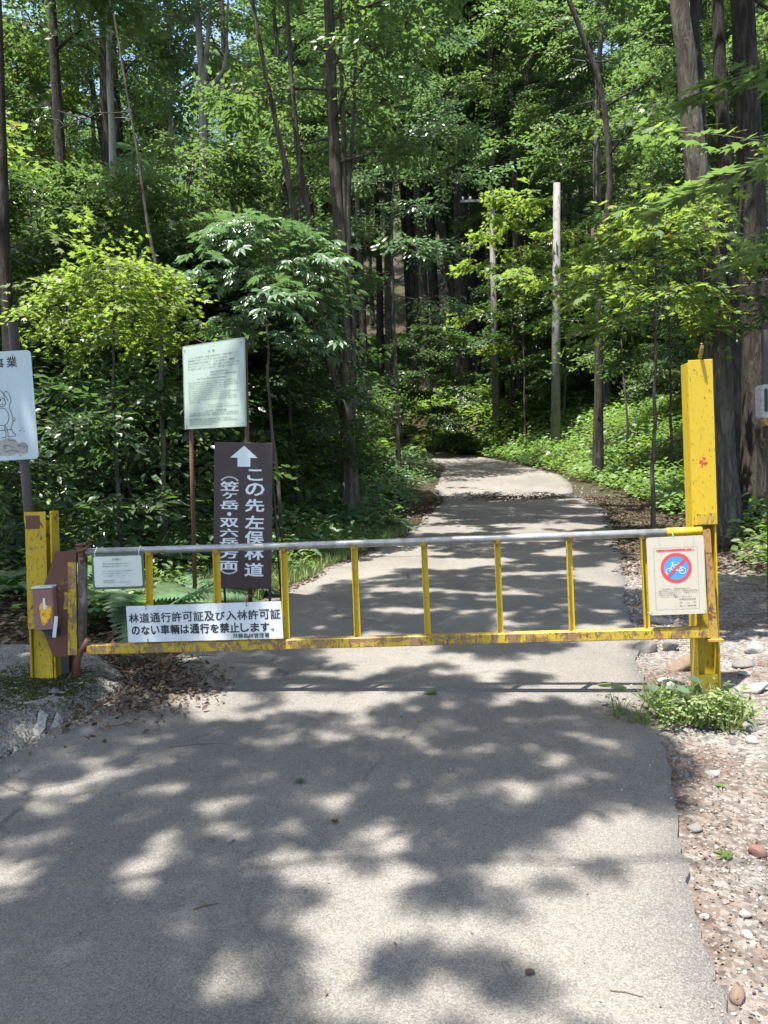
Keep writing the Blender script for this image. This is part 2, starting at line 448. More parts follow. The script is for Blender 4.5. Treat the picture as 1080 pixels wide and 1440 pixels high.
# ------------------------------------------------------------------ the lie of the land
Lp = np.array([(-3.0, -7), (0, -6.5), (1.5, -6), (2.4, -4.0), (3.2, -2.6), (3.84, -2.02), (4.5, -1.78), (4.92, -1.68), (5.66, -1.63),
               (6.5, -1.49), (7.76, -1.26), (9.56, -.74), (12.22, .25), (13.8, .63), (17.88, 1.1), (23.14, 1.75), (26, 2.1), (29.5, 1.7), (33, -1.6), (37, -9), (60, -40)])
Rp = np.array([(-3.0, -.4), (0, .36), (1.96, .85), (3.18, 1.19), (4.78, 1.6), (6.74, 2.11), (9.14, 2.85), (15.26, 4.4), (19.04, 4.81),
               (22.5, 5.15), (25.7, 4.66), (29.4, 3.6), (33, 1.2), (37, -5), (60, -35)])
def Lx(y): return np.interp(y, Lp[:, 0], Lp[:, 1])
def Rx(y): return np.interp(y, Rp[:, 0], Rp[:, 1])
def zr(y):
    y = np.asarray(y, float)
    a = .04*y + np.where(y > 6, .0018*(np.minimum(y, 32)-6)**2, 0)
    return a + np.where(y > 32, (y-32)*.13, 0) + np.where(y > 62, (y-62)*.42, 0)
_tab = rng.random((256, 256))
def vnoise(x, y):
    x = np.asarray(x, float)+500; y = np.asarray(y, float)+500
    xi = np.floor(x).astype(int); yi = np.floor(y).astype(int); fx = x-xi; fy = y-yi
    fx = fx*fx*(3-2*fx); fy = fy*fy*(3-2*fy)
    g = lambda a, b: _tab[a % 256, b % 256]
    return (g(xi, yi)*(1-fx)+g(xi+1, yi)*fx)*(1-fy)+(g(xi, yi+1)*(1-fx)+g(xi+1, yi+1)*fx)*fy
def fbm(x, y, o=4):
    s = 0; a = .5; n = 0
    for k in range(o):
        s = s+a*vnoise(x*2**k+17*k, y*2**k+31*k); n += a; a *= .5
    return s/n
def Z(x, y):
    x = np.asarray(x, float); y = np.asarray(y, float)
    dl = np.maximum(Lx(y)-x, 0); dr = np.maximum(x-Rx(y), 0)
    z = zr(y)
    bank = np.clip(dr-1.5, 0, 3.0)*.26 + np.clip(dr-4.5, 0, 60)*.12
    bank *= np.clip((y-3)/6, .15, 1)
    bank += np.clip(dr-.25, 0, 2.2)*.42*np.clip((y-17)/5, 0, 1)*np.clip((40-y)/6, 0, 1)
    left = np.clip(dl-.3, 0, 2)*.10 + np.clip(dl-2.3, 0, 60)*.05
    left *= np.clip((y-5.5)/3, 0, 1)
    z = z+bank+left
    off = np.clip(np.maximum(dl, dr)-.1, 0, 1)
    z = z + off*(fbm(x*.6, y*.6)-.5)*.22 + off*(fbm(x*2.5, y*2.5)-.5)*.06
    return z
def road_z(x, y):
    mid = (Lx(y)+Rx(y))/2
    return zr(y) + .012 + .02*(fbm(np.asarray(x)*.8+40, np.asarray(y)*.8)-.5)
def ground_hit(px, py, lift=0.0):
    d = ray(px, py)
    for tt in np.arange(.8, 60, .02):
        p = CAM+d*tt
        if p[2] < Z(p[0], p[1])+lift: return p
    return CAM+d*40

def grid_mesh(name, xs, ys, fz, uneven=None):
    X, Y = np.meshgrid(xs, ys); Zz = fz(X, Y)
    V = np.stack([X, Y, Zz], -1).reshape(-1, 3)
    nx, ny = len(xs), len(ys)
    i = np.arange((ny-1)*(nx-1)); r_ = i//(nx-1); c = i % (nx-1); a = r_*nx+c
    return np_mesh(name, V, np.stack([a, a+1, a+nx+1, a+nx], 1), smooth=True)
def terr_z(x, y):
    inside = (x > Lx(y)+.05) & (x < Rx(y)-.05)
    gr = (x > Rx(y)-.3) & (x < np.minimum(5.0, 4.2+.12*y)) & (y > .6) & (y < 10.2)
    return np.where(inside, zr(y)-.12, Z(x, y)-.004-.12*gr)
xs = np.concatenate([np.arange(-90, -12, 2.0), np.arange(-12, 14, .2), np.arange(14, 92, 2.0)])
ys = np.concatenate([np.arange(-25, 0, 1.0), np.arange(0, 40, .2), np.arange(40, 150, 2.0)])
tag(link('ground', grid_mesh('ground', xs, ys, terr_z), M['floor']), kind='structure')
# road sheet with ragged edges
yy = np.concatenate([np.arange(-3, 12, .06), np.arange(12, 36, .15)])
K = 40
V = []; F = []
for i, y in enumerate(yy):
    jl = (fbm(y*3.1, 3.0)-.5)*.16 + (fbm(y*11, 8.0)-.5)*.06
    jr = (fbm(y*3.7, 13.0)-.5)*.10 + (fbm(y*12, 18.0)-.5)*.05
    if 14.5 < y < 20: jr -= .25*math.sin((y-14.5)/5.5*math.pi); jl += .3*math.sin((y-14.5)/5.5*math.pi)
    l = float(Lx(y))+jl; r_ = float(Rx(y))+jr
    for k in range(K+1):
        x = l+(r_-l)*k/K
        z = float(road_z(x, y))
        if k in (0, K): z -= .07
        if k in (1, K-1): x = l+(r_-l)*(0 if k == 1 else 1)
        dp = ((x-2.6)/1.5)**2+((y-17.9-(x-2.6)*-.25)/.75)**2
        if dp < 1.6: z -= .07*max(0, 1-dp/1.6)**.5*(.6+.8*float(fbm(x*5, y*5)))
        V.append((x, y, z))
for i in range(len(yy)-1):
    for k in range(K):
        a = i*(K+1)+k; F.append((a, a+1, a+K+2, a+K+1))
rm = np_mesh('road', V, F, smooth=True)
for p_ in rm.polygons:
    if p_.index % K in (0, K-1): p_.use_smooth = False
tag(link('road', rm, M['asphalt']), kind='structure')

# gravel shoulder, finely uneven
def grav_z(X, Y):
    e = np.minimum.reduce([(X-Rx(Y)+.4)/.12, (5.6-X)/.6+0*Y, (Y-.3)/.3, (11.5-Y)/1.5, (4.6+.12*Y-X)/1.0])
    e = np.clip(e, -1, 1)
    return Z(X, Y)-.012+.028*(fbm(X*9, Y*9, 3)-.5)+.05*(fbm(X*2.2, Y*2.2, 3)-.5)*np.clip((X-Rx(Y))/.3, 0, 1) - .06*(1-np.clip(e, 0, 1)) - .1*np.clip(-e, 0, 1)
gx = np.arange(.3, 5.6, .045); gy = np.arange(.3, 11.5, .05)
tag(link('gravel_shoulder', grid_mesh('gravel_shoulder', gx, gy, grav_z), M['gravel']), kind='structure')

# raised old concrete apron on the left with a rough, broken edge
def ap_edge(y): return np.interp(y, [1.5, 2.4, 3.2, 3.84, 4.5, 4.92, 5.5, 5.9], [-6.1, -4.1, -2.68, -2.08, -1.82, -1.70, -1.95, -2.6])
def ap_z(X, Y):
    e = (ap_edge(Y)-X)/.16 + (fbm(X*7, Y*7)-.5)*1.1
    e = np.minimum(e, (6.3-Y)/.5)
    return zr(Y)-.05+.17*np.clip(e, 0, 1)**.6+.035*(fbm(X*11, Y*11)-.5)+.014*(fbm(X*29, Y*29, 2)-.5)+.05*(fbm(X*1.5, Y*1.5)-.5)
tag(link('concrete_apron', grid_mesh('concrete_apron', np.arange(-6, -1.4, .03), np.arange(1.6, 6.4, .03), ap_z), M['concrete']), kind='structure')
mk = MB()
for (pts, wd) in (([(62, 1003), (60, 1012), (58, 1022), (52, 1034), (47, 1044)], .022), ([(85, 1010), (80, 1022), (75, 1032), (71, 1036)], .018)):
    P3 = []
    for a in pts:
        d = ray(*a)
        for tt in np.arange(3, 8, .01):
            p = CAM+d*tt
            if p[2] < float(ap_z(p[0], p[1])): break
        P3.append(p)
    vs = []
    for p in P3:
        for s_ in (-1, 1):
            x, y = p[0]+s_*wd, p[1]
            vs.append((x, y, float(ap_z(x, y))+.008))
    mk.add(vs, [(2*i, 2*i+1, 2*i+3, 2*i+2) for i in range(len(P3)-1)])
tag(mk.build('painted_mark', M['white_mark']), 'two short worn white paint strokes on the concrete apron at left', 'road marking')

# ------------------------------------------------------------------ leaves, sprays, trees
def leaf_shape(kind):
    if kind == 'diamond':
        v = [(0, 0, 0), (-.27, .45, .05), (0, 1, -.12), (.27, .45, .05)]; f = [(0, 2, 1), (0, 3, 2)]
    elif kind == 'oval':
        v = [(0, 0, 0), (-.25, .28, .05), (-.27, .62, .03), (0, 1, -.14), (.27, .62, .03), (.25, .28, .05)]
        f = [(0, 3, 1), (1, 3, 2), (0, 5, 3), (5, 4, 3)]
    elif kind == 'maple':
        tips = [(-70, .55), (-38, .9), (0, 1.0), (38, .9), (70, .55)]
        v = [(0, 0, 0)]
        ang = [-100, -70, -54, -38, -19, 0, 19, 38, 54, 70, 100]; rad = [.2, .62, .42, .92, .5, 1.0, .5, .92, .42, .62, .2]
        v += [(math.sin(R(a))*q, math.cos(R(a))*q, -.12*q*q) for a, q in zip(ang, rad)]
        f = [(0, i+1, i) for i in range(1, 11)]
    elif kind == 'palmate':                   # seven leaflets round a stalk
        v = []; f = []
        for a, q in zip((-105, -68, -34, 0, 34, 68, 105), (.5, .75, .95, 1.05, .95, .75, .5)):
            b = len(v); c, s_ = math.cos(R(a)), math.sin(R(a))
            for (x, y, z) in [(0, 0, 0), (-.15, .6, .02), (0, 1, -.22), (.15, .6, .02)]:
                x *= q; y *= q; v.append((x*c+y*s_, -x*s_+y*c, z*q))
            f += [(b, b+2, b+1), (b, b+3, b+2)]
    return np.array(v, float), np.array(f, int)

def rotm(yaw, pitch, roll):
    cy, sy = np.cos(yaw), np.sin(yaw); cp, sp = np.cos(pitch), np.sin(pitch); cr, sr = np.cos(roll), np.sin(roll)
    n = len(np.atleast_1d(yaw)); o = np.ones(n); z = np.zeros(n)
    A = np.stack([cy, -sy, z, sy, cy, z, z, z, o], 1).reshape(n, 3, 3)
    B = np.stack([o, z, z, z, cp, -sp, z, sp, cp], 1).reshape(n, 3, 3)
    C = np.stack([cr, z, sr, z, o, z, -sr, z, cr], 1).reshape(n, 3, 3)
    return A @ B @ C
def inst(tv, tf, P, Rm, S):
    n = len(P); V = (np.einsum('nij,vj->nvi', Rm, tv)*np.asarray(S)[:, None, None]+P[:, None, :])
    T = tf[None]+(np.arange(n)*len(tv))[:, None, None]
    return V.reshape(-1, 3), T.reshape(-1, tf.shape[1])
class Spray:
    """positions and directions of the leaves of one flat spray, tip along +y"""
    def __init__(s, n, length, width, seed, droop=.15):
        g = np.random.default_rng(seed)
        P = []; yaw = []
        for k in range(n):
            u = (k+.5)/n
            side = -1 if k % 2 else 1
            # main twig and side twigs
            if g.random() < .4: x = 0; y = u*length; a = side*g.uniform(.5, 1.1)
            else:
                q = g.random(); b = u*length*.8; ang = side*g.uniform(.7, .95)
                x = math.sin(ang)*q*width*(1-.4*u); y = b+math.cos(ang)*q*width*.7; a = ang+side*g.uniform(-.9, .9)
            P.append((x, y, -droop*y*y/length+g.normal(0, .015))); yaw.append(-a)
        s.P = np.array(P); s.yaw = np.array(yaw); s.n = n
        s.pitch = g.normal(-.15, .22, n); s.roll = g.normal(0, .28, n); s.s = g.uniform(.7, 1.15, n)
        s.R = rotm(s.yaw, s.pitch, s.roll)
def foliage(sprays, kind, size, P, Rm, S, keep=None, gen=None):
    """P,Rm,S place sprays; returns verts, tris, rnd"""
    tv, tf = leaf_shape(kind)
    Vs = []; Ts = []; Rn = []; b = 0
    g = gen or rng
    which = g.integers(0, len(sprays), len(P))
    for q, sp in enumerate(sprays):
        I = np.where(which == q)[0]
        if not len(I): continue
        LP = np.einsum('nij,kj->nki', Rm[I], sp.P)*S[I][:, None, None]+P[I][:, None, :]
        LR = np.einsum('nij,kjl->nkil', Rm[I], sp.R)
        LS = (S[I][:, None]*sp.s[None]*size)
        LP = LP.reshape(-1, 3); LR = LR.reshape(-1, 3, 3); LS = LS.reshape(-1)
        LP = LP+g.normal(0, .02, LP.shape)
        if keep is not None:
            k = keep(LP); LP, LR, LS = LP[k], LR[k], LS[k]
        v, t_ = inst(tv, tf, LP, LR, LS)
        Vs.append(v); Ts.append(t_+b); b += len(v)
        Rn.append(np.repeat(g.random(len(LP)), len(tf)))
    if not Vs: return np.zeros((0, 3)), np.zeros((0, 3), int), np.zeros(0)
    return np.concatenate(Vs), np.concatenate(Ts), np.concatenate(Rn)

def tube_arr(pts, rad, n=6):
    pts = np.asarray(pts, float); rad = np.asarray(rad, float)
    tan = np.gradient(pts, axis=0); tan /= np.linalg.norm(tan, axis=1)[:, None]+1e-9
    ref = np.array([0., 0, 1]) if abs(tan[:, 2]).mean() < .8 else np.array([1., 0, 0])
    x = np.cross(tan, ref); x /= np.linalg.norm(x, axis=1)[:, None]+1e-9; y = np.cross(tan, x)
    a = np.arange(n)*2*math.pi/n
    V = pts[:, None]+rad[:, None, None]*(x[:, None]*np.cos(a)[None, :, None]+y[:, None]*np.sin(a)[None, :, None])
    m_ = len(pts); i = np.arange((m_-1)*n); r_ = i//n; k = i % n
    A = r_*n+k; B = r_*n+(k+1) % n; C = B+n; D = A+n
    T = np.concatenate([np.stack([A, B, C], 1), np.stack([A, C, D], 1)])
    return V.reshape(-1, 3), T
class Tubes:
    def __init__(s): s.V = []; s.T = []; s.b = 0
    def add(s, pts, rad, n=6):
        v, t_ = tube_arr(pts, rad, n); s.V.append(v); s.T.append(t_+s.b); s.b += len(v)
    def mesh(s, name): return np_mesh(name, np.concatenate(s.V), np.concatenate(s.T), smooth=True)

SUNL = SUN/np.linalg.norm(SUN)
LIT = []                                        # sunlit openings: (x, y, z, radius)
def in_opening(P, own=None):
    hit = np.zeros(len(P), bool)
    for (x, y, z, r_) in LIT:
        if own is not None and math.hypot(x-own[0], y-own[1]) < own[3] and z > own[2]: continue   # never thins the crown it is meant to light
        d = P-np.array([x, y, z]); along = -(d @ SUNL)
        perp = np.linalg.norm(d+along[:, None]*SUNL[None], axis=1)
        wob = r_*(.7+.6*fbm(P[:, 0]*1.3, P[:, 1]*1.3))
        hit |= (along > r_*.75+.35) & (perp < wob)
    return hit

def make_tree(name, trunk, rad, hb, spread, leaf, size, sprays, nl=18, nsub=5, nsp=5, seed=0, lift=.35, bark='bark', fol='leaf_mid',
              world=None, crown_low=.35, top_shape=1.0, sides=8, cull=True, forks=None, spray_s=1.0, density=1.0, tilt=.0, taper=.8, lit=False):
    """trunk: local points. Returns Empty with children trunk, limbs, crown"""
    g = np.random.default_rng(seed)
    trunk = np.asarray(trunk, float); H = trunk[-1, 2]
    tt = np.linspace(0, 1, 14); ts = np.linspace(0, 1, len(trunk))
    tp = np.stack([np.interp(tt, ts, trunk[:, k]) for k in range(3)], 1)
    tp[1:-1, :2] += g.normal(0, .035*max(.3, rad*3), (12, 2))
    tr = rad*(1-taper*tt)*(1+.55*np.exp(-tt*24)); tr = np.maximum(tr, .012)
    root = empty(name, world if world is not None else (0, 0, 0))
    T = Tubes(); T.add(tp, tr, sides)
    if forks:
        for fk in forks:
            fk = np.asarray(fk, float); q = np.linspace(0, 1, 8); s_ = np.linspace(0, 1, len(fk))
            fp = np.stack([np.interp(q, s_, fk[:, k]) for k in range(3)], 1)
            T.add(fp, np.maximum(rad*.62*(1-.8*q), .012), 6)
    link('trunk', T.mesh('trunk'), M[bark], root)
    L = Tubes(); SP = []; SY = []; SPi = []
    for i in range(nl):
        u = (i+.5+g.uniform(-.3, .3))/nl
        h = hb+(H-hb)*(u**.85)
        base = np.array([np.interp(h, tp[:, 2], tp[:, k]) for k in range(3)])
        az = i*2.399+g.uniform(-.5, .5)
        prof = (math.sin(math.pi*min(1, (crown_low+(1-crown_low)*u)))**.6 if u > .3 else (.75+.4*u))*top_shape
        ln = spread*max(.25, prof)*g.uniform(.7, 1.15)
        el = lift*(.5+u)+g.uniform(-.15, .2)
        d = np.array([math.cos(az)*math.cos(el), math.sin(az)*math.cos(el), math.sin(el)])
        q = np.linspace(0, 1, 6)[:, None]
        lp = base+d*ln*q+np.array([0, 0, -.16*ln])*q**2+g.normal(0, .03*ln, (6, 3))*q
        if world is not None and cull and not lit and in_opening(np.array([lp[-1], lp[3]])+np.asarray(world, float)).any() and g.random() < .85: continue
        lr = np.maximum(min(rad, .11)*.28*(1-u*.5)*(1-.9*q[:, 0]), .005)
        L.add(lp, lr, 5)
        for j in range(nsub):
            v = .22+.78*(j+g.random())/nsub
            b0 = np.array([np.interp(v, q[:, 0], lp[:, k]) for k in range(3)])
            saz = az+(1 if j % 2 else -1)*g.uniform(.3, 1.1)
            sl_ = ln*.38*(1.15-v*.6)*g.uniform(.7, 1.3)
            sel = g.uniform(-.12, .3)
            sd = np.array([math.cos(saz)*math.cos(sel), math.sin(saz)*math.cos(sel), math.sin(sel)])
            se = b0+sd*sl_
            L.add(np.array([b0, (b0+se)/2+g.normal(0, .02, 3), se]), [.008+.004*ln, .006, .003], 3)
            for k in range(nsp):
                w_ = (k+g.random()*.8)/nsp
                SP.append(b0+sd*sl_*w_+g.normal(0, .06, 3)); SY.append(saz+g.uniform(-1.0, 1.0)); SPi.append(g.normal(-.12-tilt, .22))
        SP.append(lp[-1]); SY.append(az); SPi.append(-.1)
    for k in range(max(3, nl//3)):
        SP.append(tp[-1]+g.normal(0, .18, 3)); SY.append(g.uniform(0, 6.28)); SPi.append(g.uniform(-.1, .6))
    link('limbs', L.mesh('limbs'), M[bark], root)
    SP = np.array(SP); SY = np.array(SY); SPi = np.array(SPi)
    Rm = rotm(SY-math.pi/2, SPi, g.normal(0, .25, len(SP)))
    S = g.uniform(.75, 1.2, len(SP))*spray_s
    keep = None
    if world is not None and cull and LIT and not lit:
        wv = np.asarray(world, float)
        own = (wv[0], wv[1], wv[2]+hb-.8, spread+.5) if lit else None
        keep = lambda P: ~in_opening(P+wv, own)
    v, t_, rn = foliage(sprays, leaf, size, SP, Rm, S, keep, g)
    link('crown', np_mesh('crown', v, t_, rn), M[fol], root)
    return root

SPR_FINE = [Spray(26, .75, .45, 100+k) for k in range(4)]
SPR_BIG = [Spray(15, .7, .5, 200+k) for k in range(4)]
SPR_PALM = [Spray(6, .6, .4, 300+k, .25) for k in range(4)]
SPR_CONI = [Spray(34, .85, .22, 400+k, .5) for k in range(3)]

def G(x, y, dz=0.0): return (x, y, float(Z(x, y))+dz)
def col(px, depth):  # ground position of a stem standing at that column of the view
    p = spot(px, 640, depth); return p[0]
# ------------------------------------------------------------------ sunlit openings in the leaf canopy
for (px, py, dep, r_) in [(170, 405, 9.5, 1.35), (590, 110, 22, 2.2), (620, 235, 22, 1.5), (720, 330, 19, 2.0), (700, 625, 26, 2.8), (790, 625, 23, 2.8),
                          (860, 640, 16, .8), (470, 745, 9.6, .8), (540, 745, 11, .6), (430, 670, 10, .6), (285, 680, 8.2, .9), (230, 650, 9, .9), (150, 600, 9.5, .8), (90, 560, 10, .7), (370, 620, 11, .8),
                          (910, 320, 9.5, .9), (1045, 640, 8.5, .45), (985, 290, 11, .5), (60, 250, 12, .9), (300, 200, 15, 1.4), (500, 60, 20, 2.0),
                          (230, 70, 9, .5), (390, 310, 10, .5), (700, 60, 20, 1.5), (980, 740, 4.4, .4), (870, 380, 13, .6), (320, 540, 7.6, .12), (1000, 80, 14, .8), (120, 705, 7.6, .5), (1000, 640, 9, .7), (940, 610, 13, .9), (880, 600, 17, 1.2), (1040, 560, 12, .8), (560, 600, 40, 2.5), (980, 420, 11, .5), (200, 720, 7.2, .5), (560, 690, 14, .6), (500, 650, 14, .6), (330, 655, 8.6, .5), (420, 740, 9, .5), (90, 330, 14, 1.2), (450, 200, 20, 1.6), (810, 180, 20, 1.6), (400, 640, 10, .7), (500, 725, 10.5, .9), (450, 700, 9.8, .8), (400, 690, 9, .7)]:
    p = spot(px, py, dep); LIT.append((p[0], p[1], p[2], r_*1.15))

def to_px(x, y, z):
    dx = x-CAM[0]; dy = y-CAM[1]; dz = z-CAM[2]
    f_ = dx*_F[0]+dy*_F[1]+dz*_F[2]; f_ = np.maximum(f_, .3)
    return 540+FPX*(dx*_r[0]+dy*_r[1]+dz*_r[2])/f_, 720-FPX*(dx*_u[0]+dy*_u[1]+dz*_u[2])/f_
LITB = [(75, 1120, 30, 11), (210, 1067, 34, 12), (232, 1113, 30, 11), (175, 1041, 20, 6), (262, 995, 26, 9), (330, 999, 52, 17), (420, 984, 90, 12),
        (480, 1003, 50, 12), (150, 1207, 34, 12), (15, 1228, 50, 18), (110, 1352, 30, 17), (0, 1152, 26, 10), (250, 1420, 90, 24), (352, 1365, 50, 14),
        (445, 1225, 70, 28), (430, 1302, 70, 28), (560, 1172, 55, 20), (500, 1290, 70, 50), (470, 1385, 80, 28), (590, 1300, 40, 60), (575, 1225, 40, 16),
        (545, 1040, 20, 8), (600, 1050, 30, 7), (600, 948, 240, 9), (760, 930, 130, 22), (560, 978, 300, 11), (810, 985, 110, 22), (850, 1020, 70, 14),
        (860, 960, 60, 50), (650, 1240, 40, 22), (700, 1300, 60, 40), (830, 1330, 190, 110), (880, 1200, 120, 38), (760, 1200, 60, 20), (660, 1390, 110, 60),
        (780, 1430, 260, 60), (880, 1300, 200, 150), (600, 1420, 120, 40), (850, 905, 50, 40), (470, 905, 60, 9), (700, 880, 40, 8), (620, 860, 90, 6), (560, 830, 60, 5), (700, 835, 70, 5),
        (640, 790, 90, 5), (720, 760, 60, 4), (620, 745, 60, 6), (760, 740, 70, 4), (660, 715, 80, 3), (640, 672, 40, 3), (660, 655, 50, 3), (700, 668, 60, 3), (640, 690, 40, 3)]
DARKB = [(470, 962, 60, 8), (640, 966, 50, 8), (745, 955, 45, 9), (560, 935, 60, 8), (700, 912, 80, 8), (600, 992, 40, 6), (800, 870, 60, 14), (640, 890, 120, 12), (430, 870, 60, 20), (760, 810, 80, 12), (600, 805, 90, 9), (770, 1040, 160, 50), (880, 1090, 90, 45), (640, 1265, 45, 32), (760, 1270, 40, 22), (560, 1375, 45, 20), (630, 1345, 24, 14), (700, 1160, 120, 26), (720, 1390, 30, 14)]
def lit_ground(x, y):
    px, py = to_px(x, y, zr(y))
    n = (fbm(x*3.4+9, y*3.4, 3)-.5); n2 = (fbm(x*9+9, y*9+3, 2)-.5)
    L_ = np.full(np.shape(px), -9.0)
    for (a, b, c, d) in LITB:
        e_ = 1.28 if c < 60 and a < 420 else 1.08
        L_ = np.maximum(L_, 1-((px-a)/c/e_)**2-((py-b)/d/e_)**2)
    gr = np.minimum((px-(925+(py-1000)*.2))/40, (py-880)/30)
    L_ = np.maximum(L_, np.clip(gr, -9, 1))
    L_ = np.minimum(L_, 1.0)
    for (a, b, c, d) in DARKB:
        L_ = np.minimum(L_, -1.0*(1-((px-a)/c)**2-((py-b)/d)**2))
    far = fbm(x*1.3+70, y*3.0+5, 3)-.56
    vis = (px > -60) & (px < 1140) & (py > 640)
    lit = (L_+n*1.2+n2*.7) > -.12
    near = y < 9
    lit = np.where(near & (fbm(x*4.3+31, y*6.5+7, 2) > .745) & (px < 880), True, lit)
    lit = np.where(near & (fbm(x*3.9+61, y*5.5+27, 2) < .27) & (px < 900), False, lit)
    lit2 = np.where((y > 8.5), lit | (far > .02), lit)
    return np.where(vis, lit2, fbm(x*.9, y*.9, 3) > .60)
# added unseen roadside trees: leaves set where the road should lie in shade
anch = [(-7.6, 1.5), (-7.4, 8.6), (7.9, 4.9), (9.6, 12.5), (-9.5, 15.2), (8.2, -3.5), (-6.8, -4.5)]
names = ['tall horse chestnut standing left of the gate, its boughs reaching over the road', 'horse chestnut behind the left signs with boughs over the road',
         'broad chestnut tree right of the gravel shoulder, outside the gate', 'chestnut tree on the right bank beyond the gate', 'tall chestnut tree on the left forest edge past the notice board',
         'chestnut tree behind the viewer on the gravel side', 'chestnut tree behind the viewer on the left side of the road']
N0 = 68000
gxs = rng.uniform(-6.5, 7.0, N0); gys = rng.uniform(-1.2, 27, N0)
keepm = ~lit_ground(gxs, gys)
keepm &= fbm(gxs*.35+3, gys*.35+8, 2) < .80
gxs = gxs[keepm]; gys = gys[keepm]
hh = np.maximum(7.6, .64*gys+.8)+rng.uniform(0, 2.6, len(gxs))+1.2*(fbm(gxs, gys)-.5)
CP = np.stack([gxs-SUN[0]*hh, gys-SUN[1]*hh, zr(gys)+hh], 1)
kk = ~in_opening(CP)
CP = CP[kk]
tvp, tfp = leaf_shape('palmate')
own = np.argmin([(CP[:, 0]-a)**2+(CP[:, 1]-b)**2 for a, b in anch], axis=0)
for k, (ax, ay) in enumerate(anch):
    I = np.where(own == k)[0]
    if len(I) < 50: continue
    P = CP[I]; base = np.array(G(ax, ay, -.1))
    root = empty('horse_chestnut_tree', base)
    tag(root, names[k], 'tree', 'trees overhanging the road')
    T = Tubes(); g = np.random.default_rng(k)
    topz = P[:, 2].mean()+1.5-base[2]
    tp = np.stack([np.linspace(0, .3, 12)+g.normal(0, .04, 12), np.linspace(0, .2, 12)+g.normal(0, .04, 12), np.linspace(0, topz, 12)], 1)
    T.add(tp, .24*(1-.7*np.linspace(0, 1, 12)), 10); link('trunk', T.mesh('trunk'), M['bark'], root)
    Lb = Tubes()
    cen = P[g.choice(len(I), min(26, len(I)//40+6), replace=False)]-base
    for c in cen:
        h0 = max(4.5, c[2]-1.5-.25*np.hypot(c[0], c[1])); h0 = min(h0, topz-.5)
        q = np.linspace(0, 1, 9)[:, None]; s0 = np.array([.1, .1, h0])
        c = c+np.array([0, 0, .25])
        lp = s0+(c-s0)*q+np.array([0, 0, .5])*np.sin(q*math.pi)+g.normal(0, .12, (9, 3))*np.sin(q*math.pi)
        Lb.add(lp, .034*(1-.85*q[:, 0])+.005, 6)
    link('limbs', Lb.mesh('limbs'), M['bark'], root)
    Rm = rotm(g.uniform(0, 6.28, len(I)), g.normal(-.1, .2, len(I)), g.normal(0, .2, len(I)))
    v, t_ = inst(tvp, tfp, P-base, Rm, g.uniform(.14, .22, len(I)))
    link('crown', np_mesh('crown', v, t_, np.repeat(g.random(len(I)*7), 2)), M['leaf_mid'], root)

# ------------------------------------------------------------------ trees one can tell apart
def stem_pts(pix, depth, extra=6.0, lean=(0, 0)):
    """pixels from foot to frame top -> local trunk path standing at its place"""
    b = spot(pix[0][0], pix[0][1], depth); foot = np.array(G(b[0], b[1], -.1))
    P = [np.zeros(3)]
    for (x, y) in pix[1:]:
        p = spot(x, y, depth); P.append(np.array([p[0]-foot[0], lean[1]*.0, p[2]-foot[2]]))
    d = (P[-1]-P[-2])/np.linalg.norm(P[-1]-P[-2]); P.append(P[-1]+d*extra)
    return foot, np.array(P)
def special(name, pix, depth, rad, hb, spread, leaf, size, spr, label, cat='tree', extra=6, forks=None, group=None, **kw):
    foot, P = stem_pts(pix, depth, extra)
    # resample by height
    fk = None
    if forks:
        fk = []
        for f_ in forks:
            q = []
            for (x, y) in f_:
                p = spot(x, y, depth); q.append(p-foot)
            fk.append(np.array(q))
    r_ = make_tree(name, P, rad, hb, spread, leaf, size, spr, world=foot, forks=fk, taper=.5, **kw)
    tag(r_, label, cat, group); return r_
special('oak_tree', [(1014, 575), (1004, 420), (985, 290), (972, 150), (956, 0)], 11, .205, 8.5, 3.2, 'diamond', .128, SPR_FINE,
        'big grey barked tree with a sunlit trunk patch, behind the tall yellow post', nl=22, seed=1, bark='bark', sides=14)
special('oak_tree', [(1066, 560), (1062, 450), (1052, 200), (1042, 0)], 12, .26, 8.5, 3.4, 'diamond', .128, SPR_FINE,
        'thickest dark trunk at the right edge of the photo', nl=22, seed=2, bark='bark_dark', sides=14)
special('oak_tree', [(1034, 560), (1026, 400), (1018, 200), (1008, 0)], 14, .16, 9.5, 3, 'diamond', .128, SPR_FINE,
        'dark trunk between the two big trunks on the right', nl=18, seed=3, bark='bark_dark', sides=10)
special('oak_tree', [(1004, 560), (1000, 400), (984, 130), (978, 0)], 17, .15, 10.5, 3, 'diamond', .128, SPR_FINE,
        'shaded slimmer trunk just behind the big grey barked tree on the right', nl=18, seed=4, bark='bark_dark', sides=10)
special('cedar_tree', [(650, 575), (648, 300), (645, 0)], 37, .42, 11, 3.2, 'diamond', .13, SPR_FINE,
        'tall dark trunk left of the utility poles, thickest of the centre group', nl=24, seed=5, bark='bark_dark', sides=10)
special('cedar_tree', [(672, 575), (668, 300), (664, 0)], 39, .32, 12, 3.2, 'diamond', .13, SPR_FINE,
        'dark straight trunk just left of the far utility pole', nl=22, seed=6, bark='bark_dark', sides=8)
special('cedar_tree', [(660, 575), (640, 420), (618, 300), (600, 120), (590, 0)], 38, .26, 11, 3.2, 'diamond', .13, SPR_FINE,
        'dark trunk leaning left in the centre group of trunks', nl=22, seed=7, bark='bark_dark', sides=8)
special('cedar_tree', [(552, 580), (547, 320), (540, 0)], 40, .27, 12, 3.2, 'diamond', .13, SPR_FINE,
        'dark trunk straight above the bend where the road disappears', nl=22, seed=8, bark='bark_dark', sides=8)
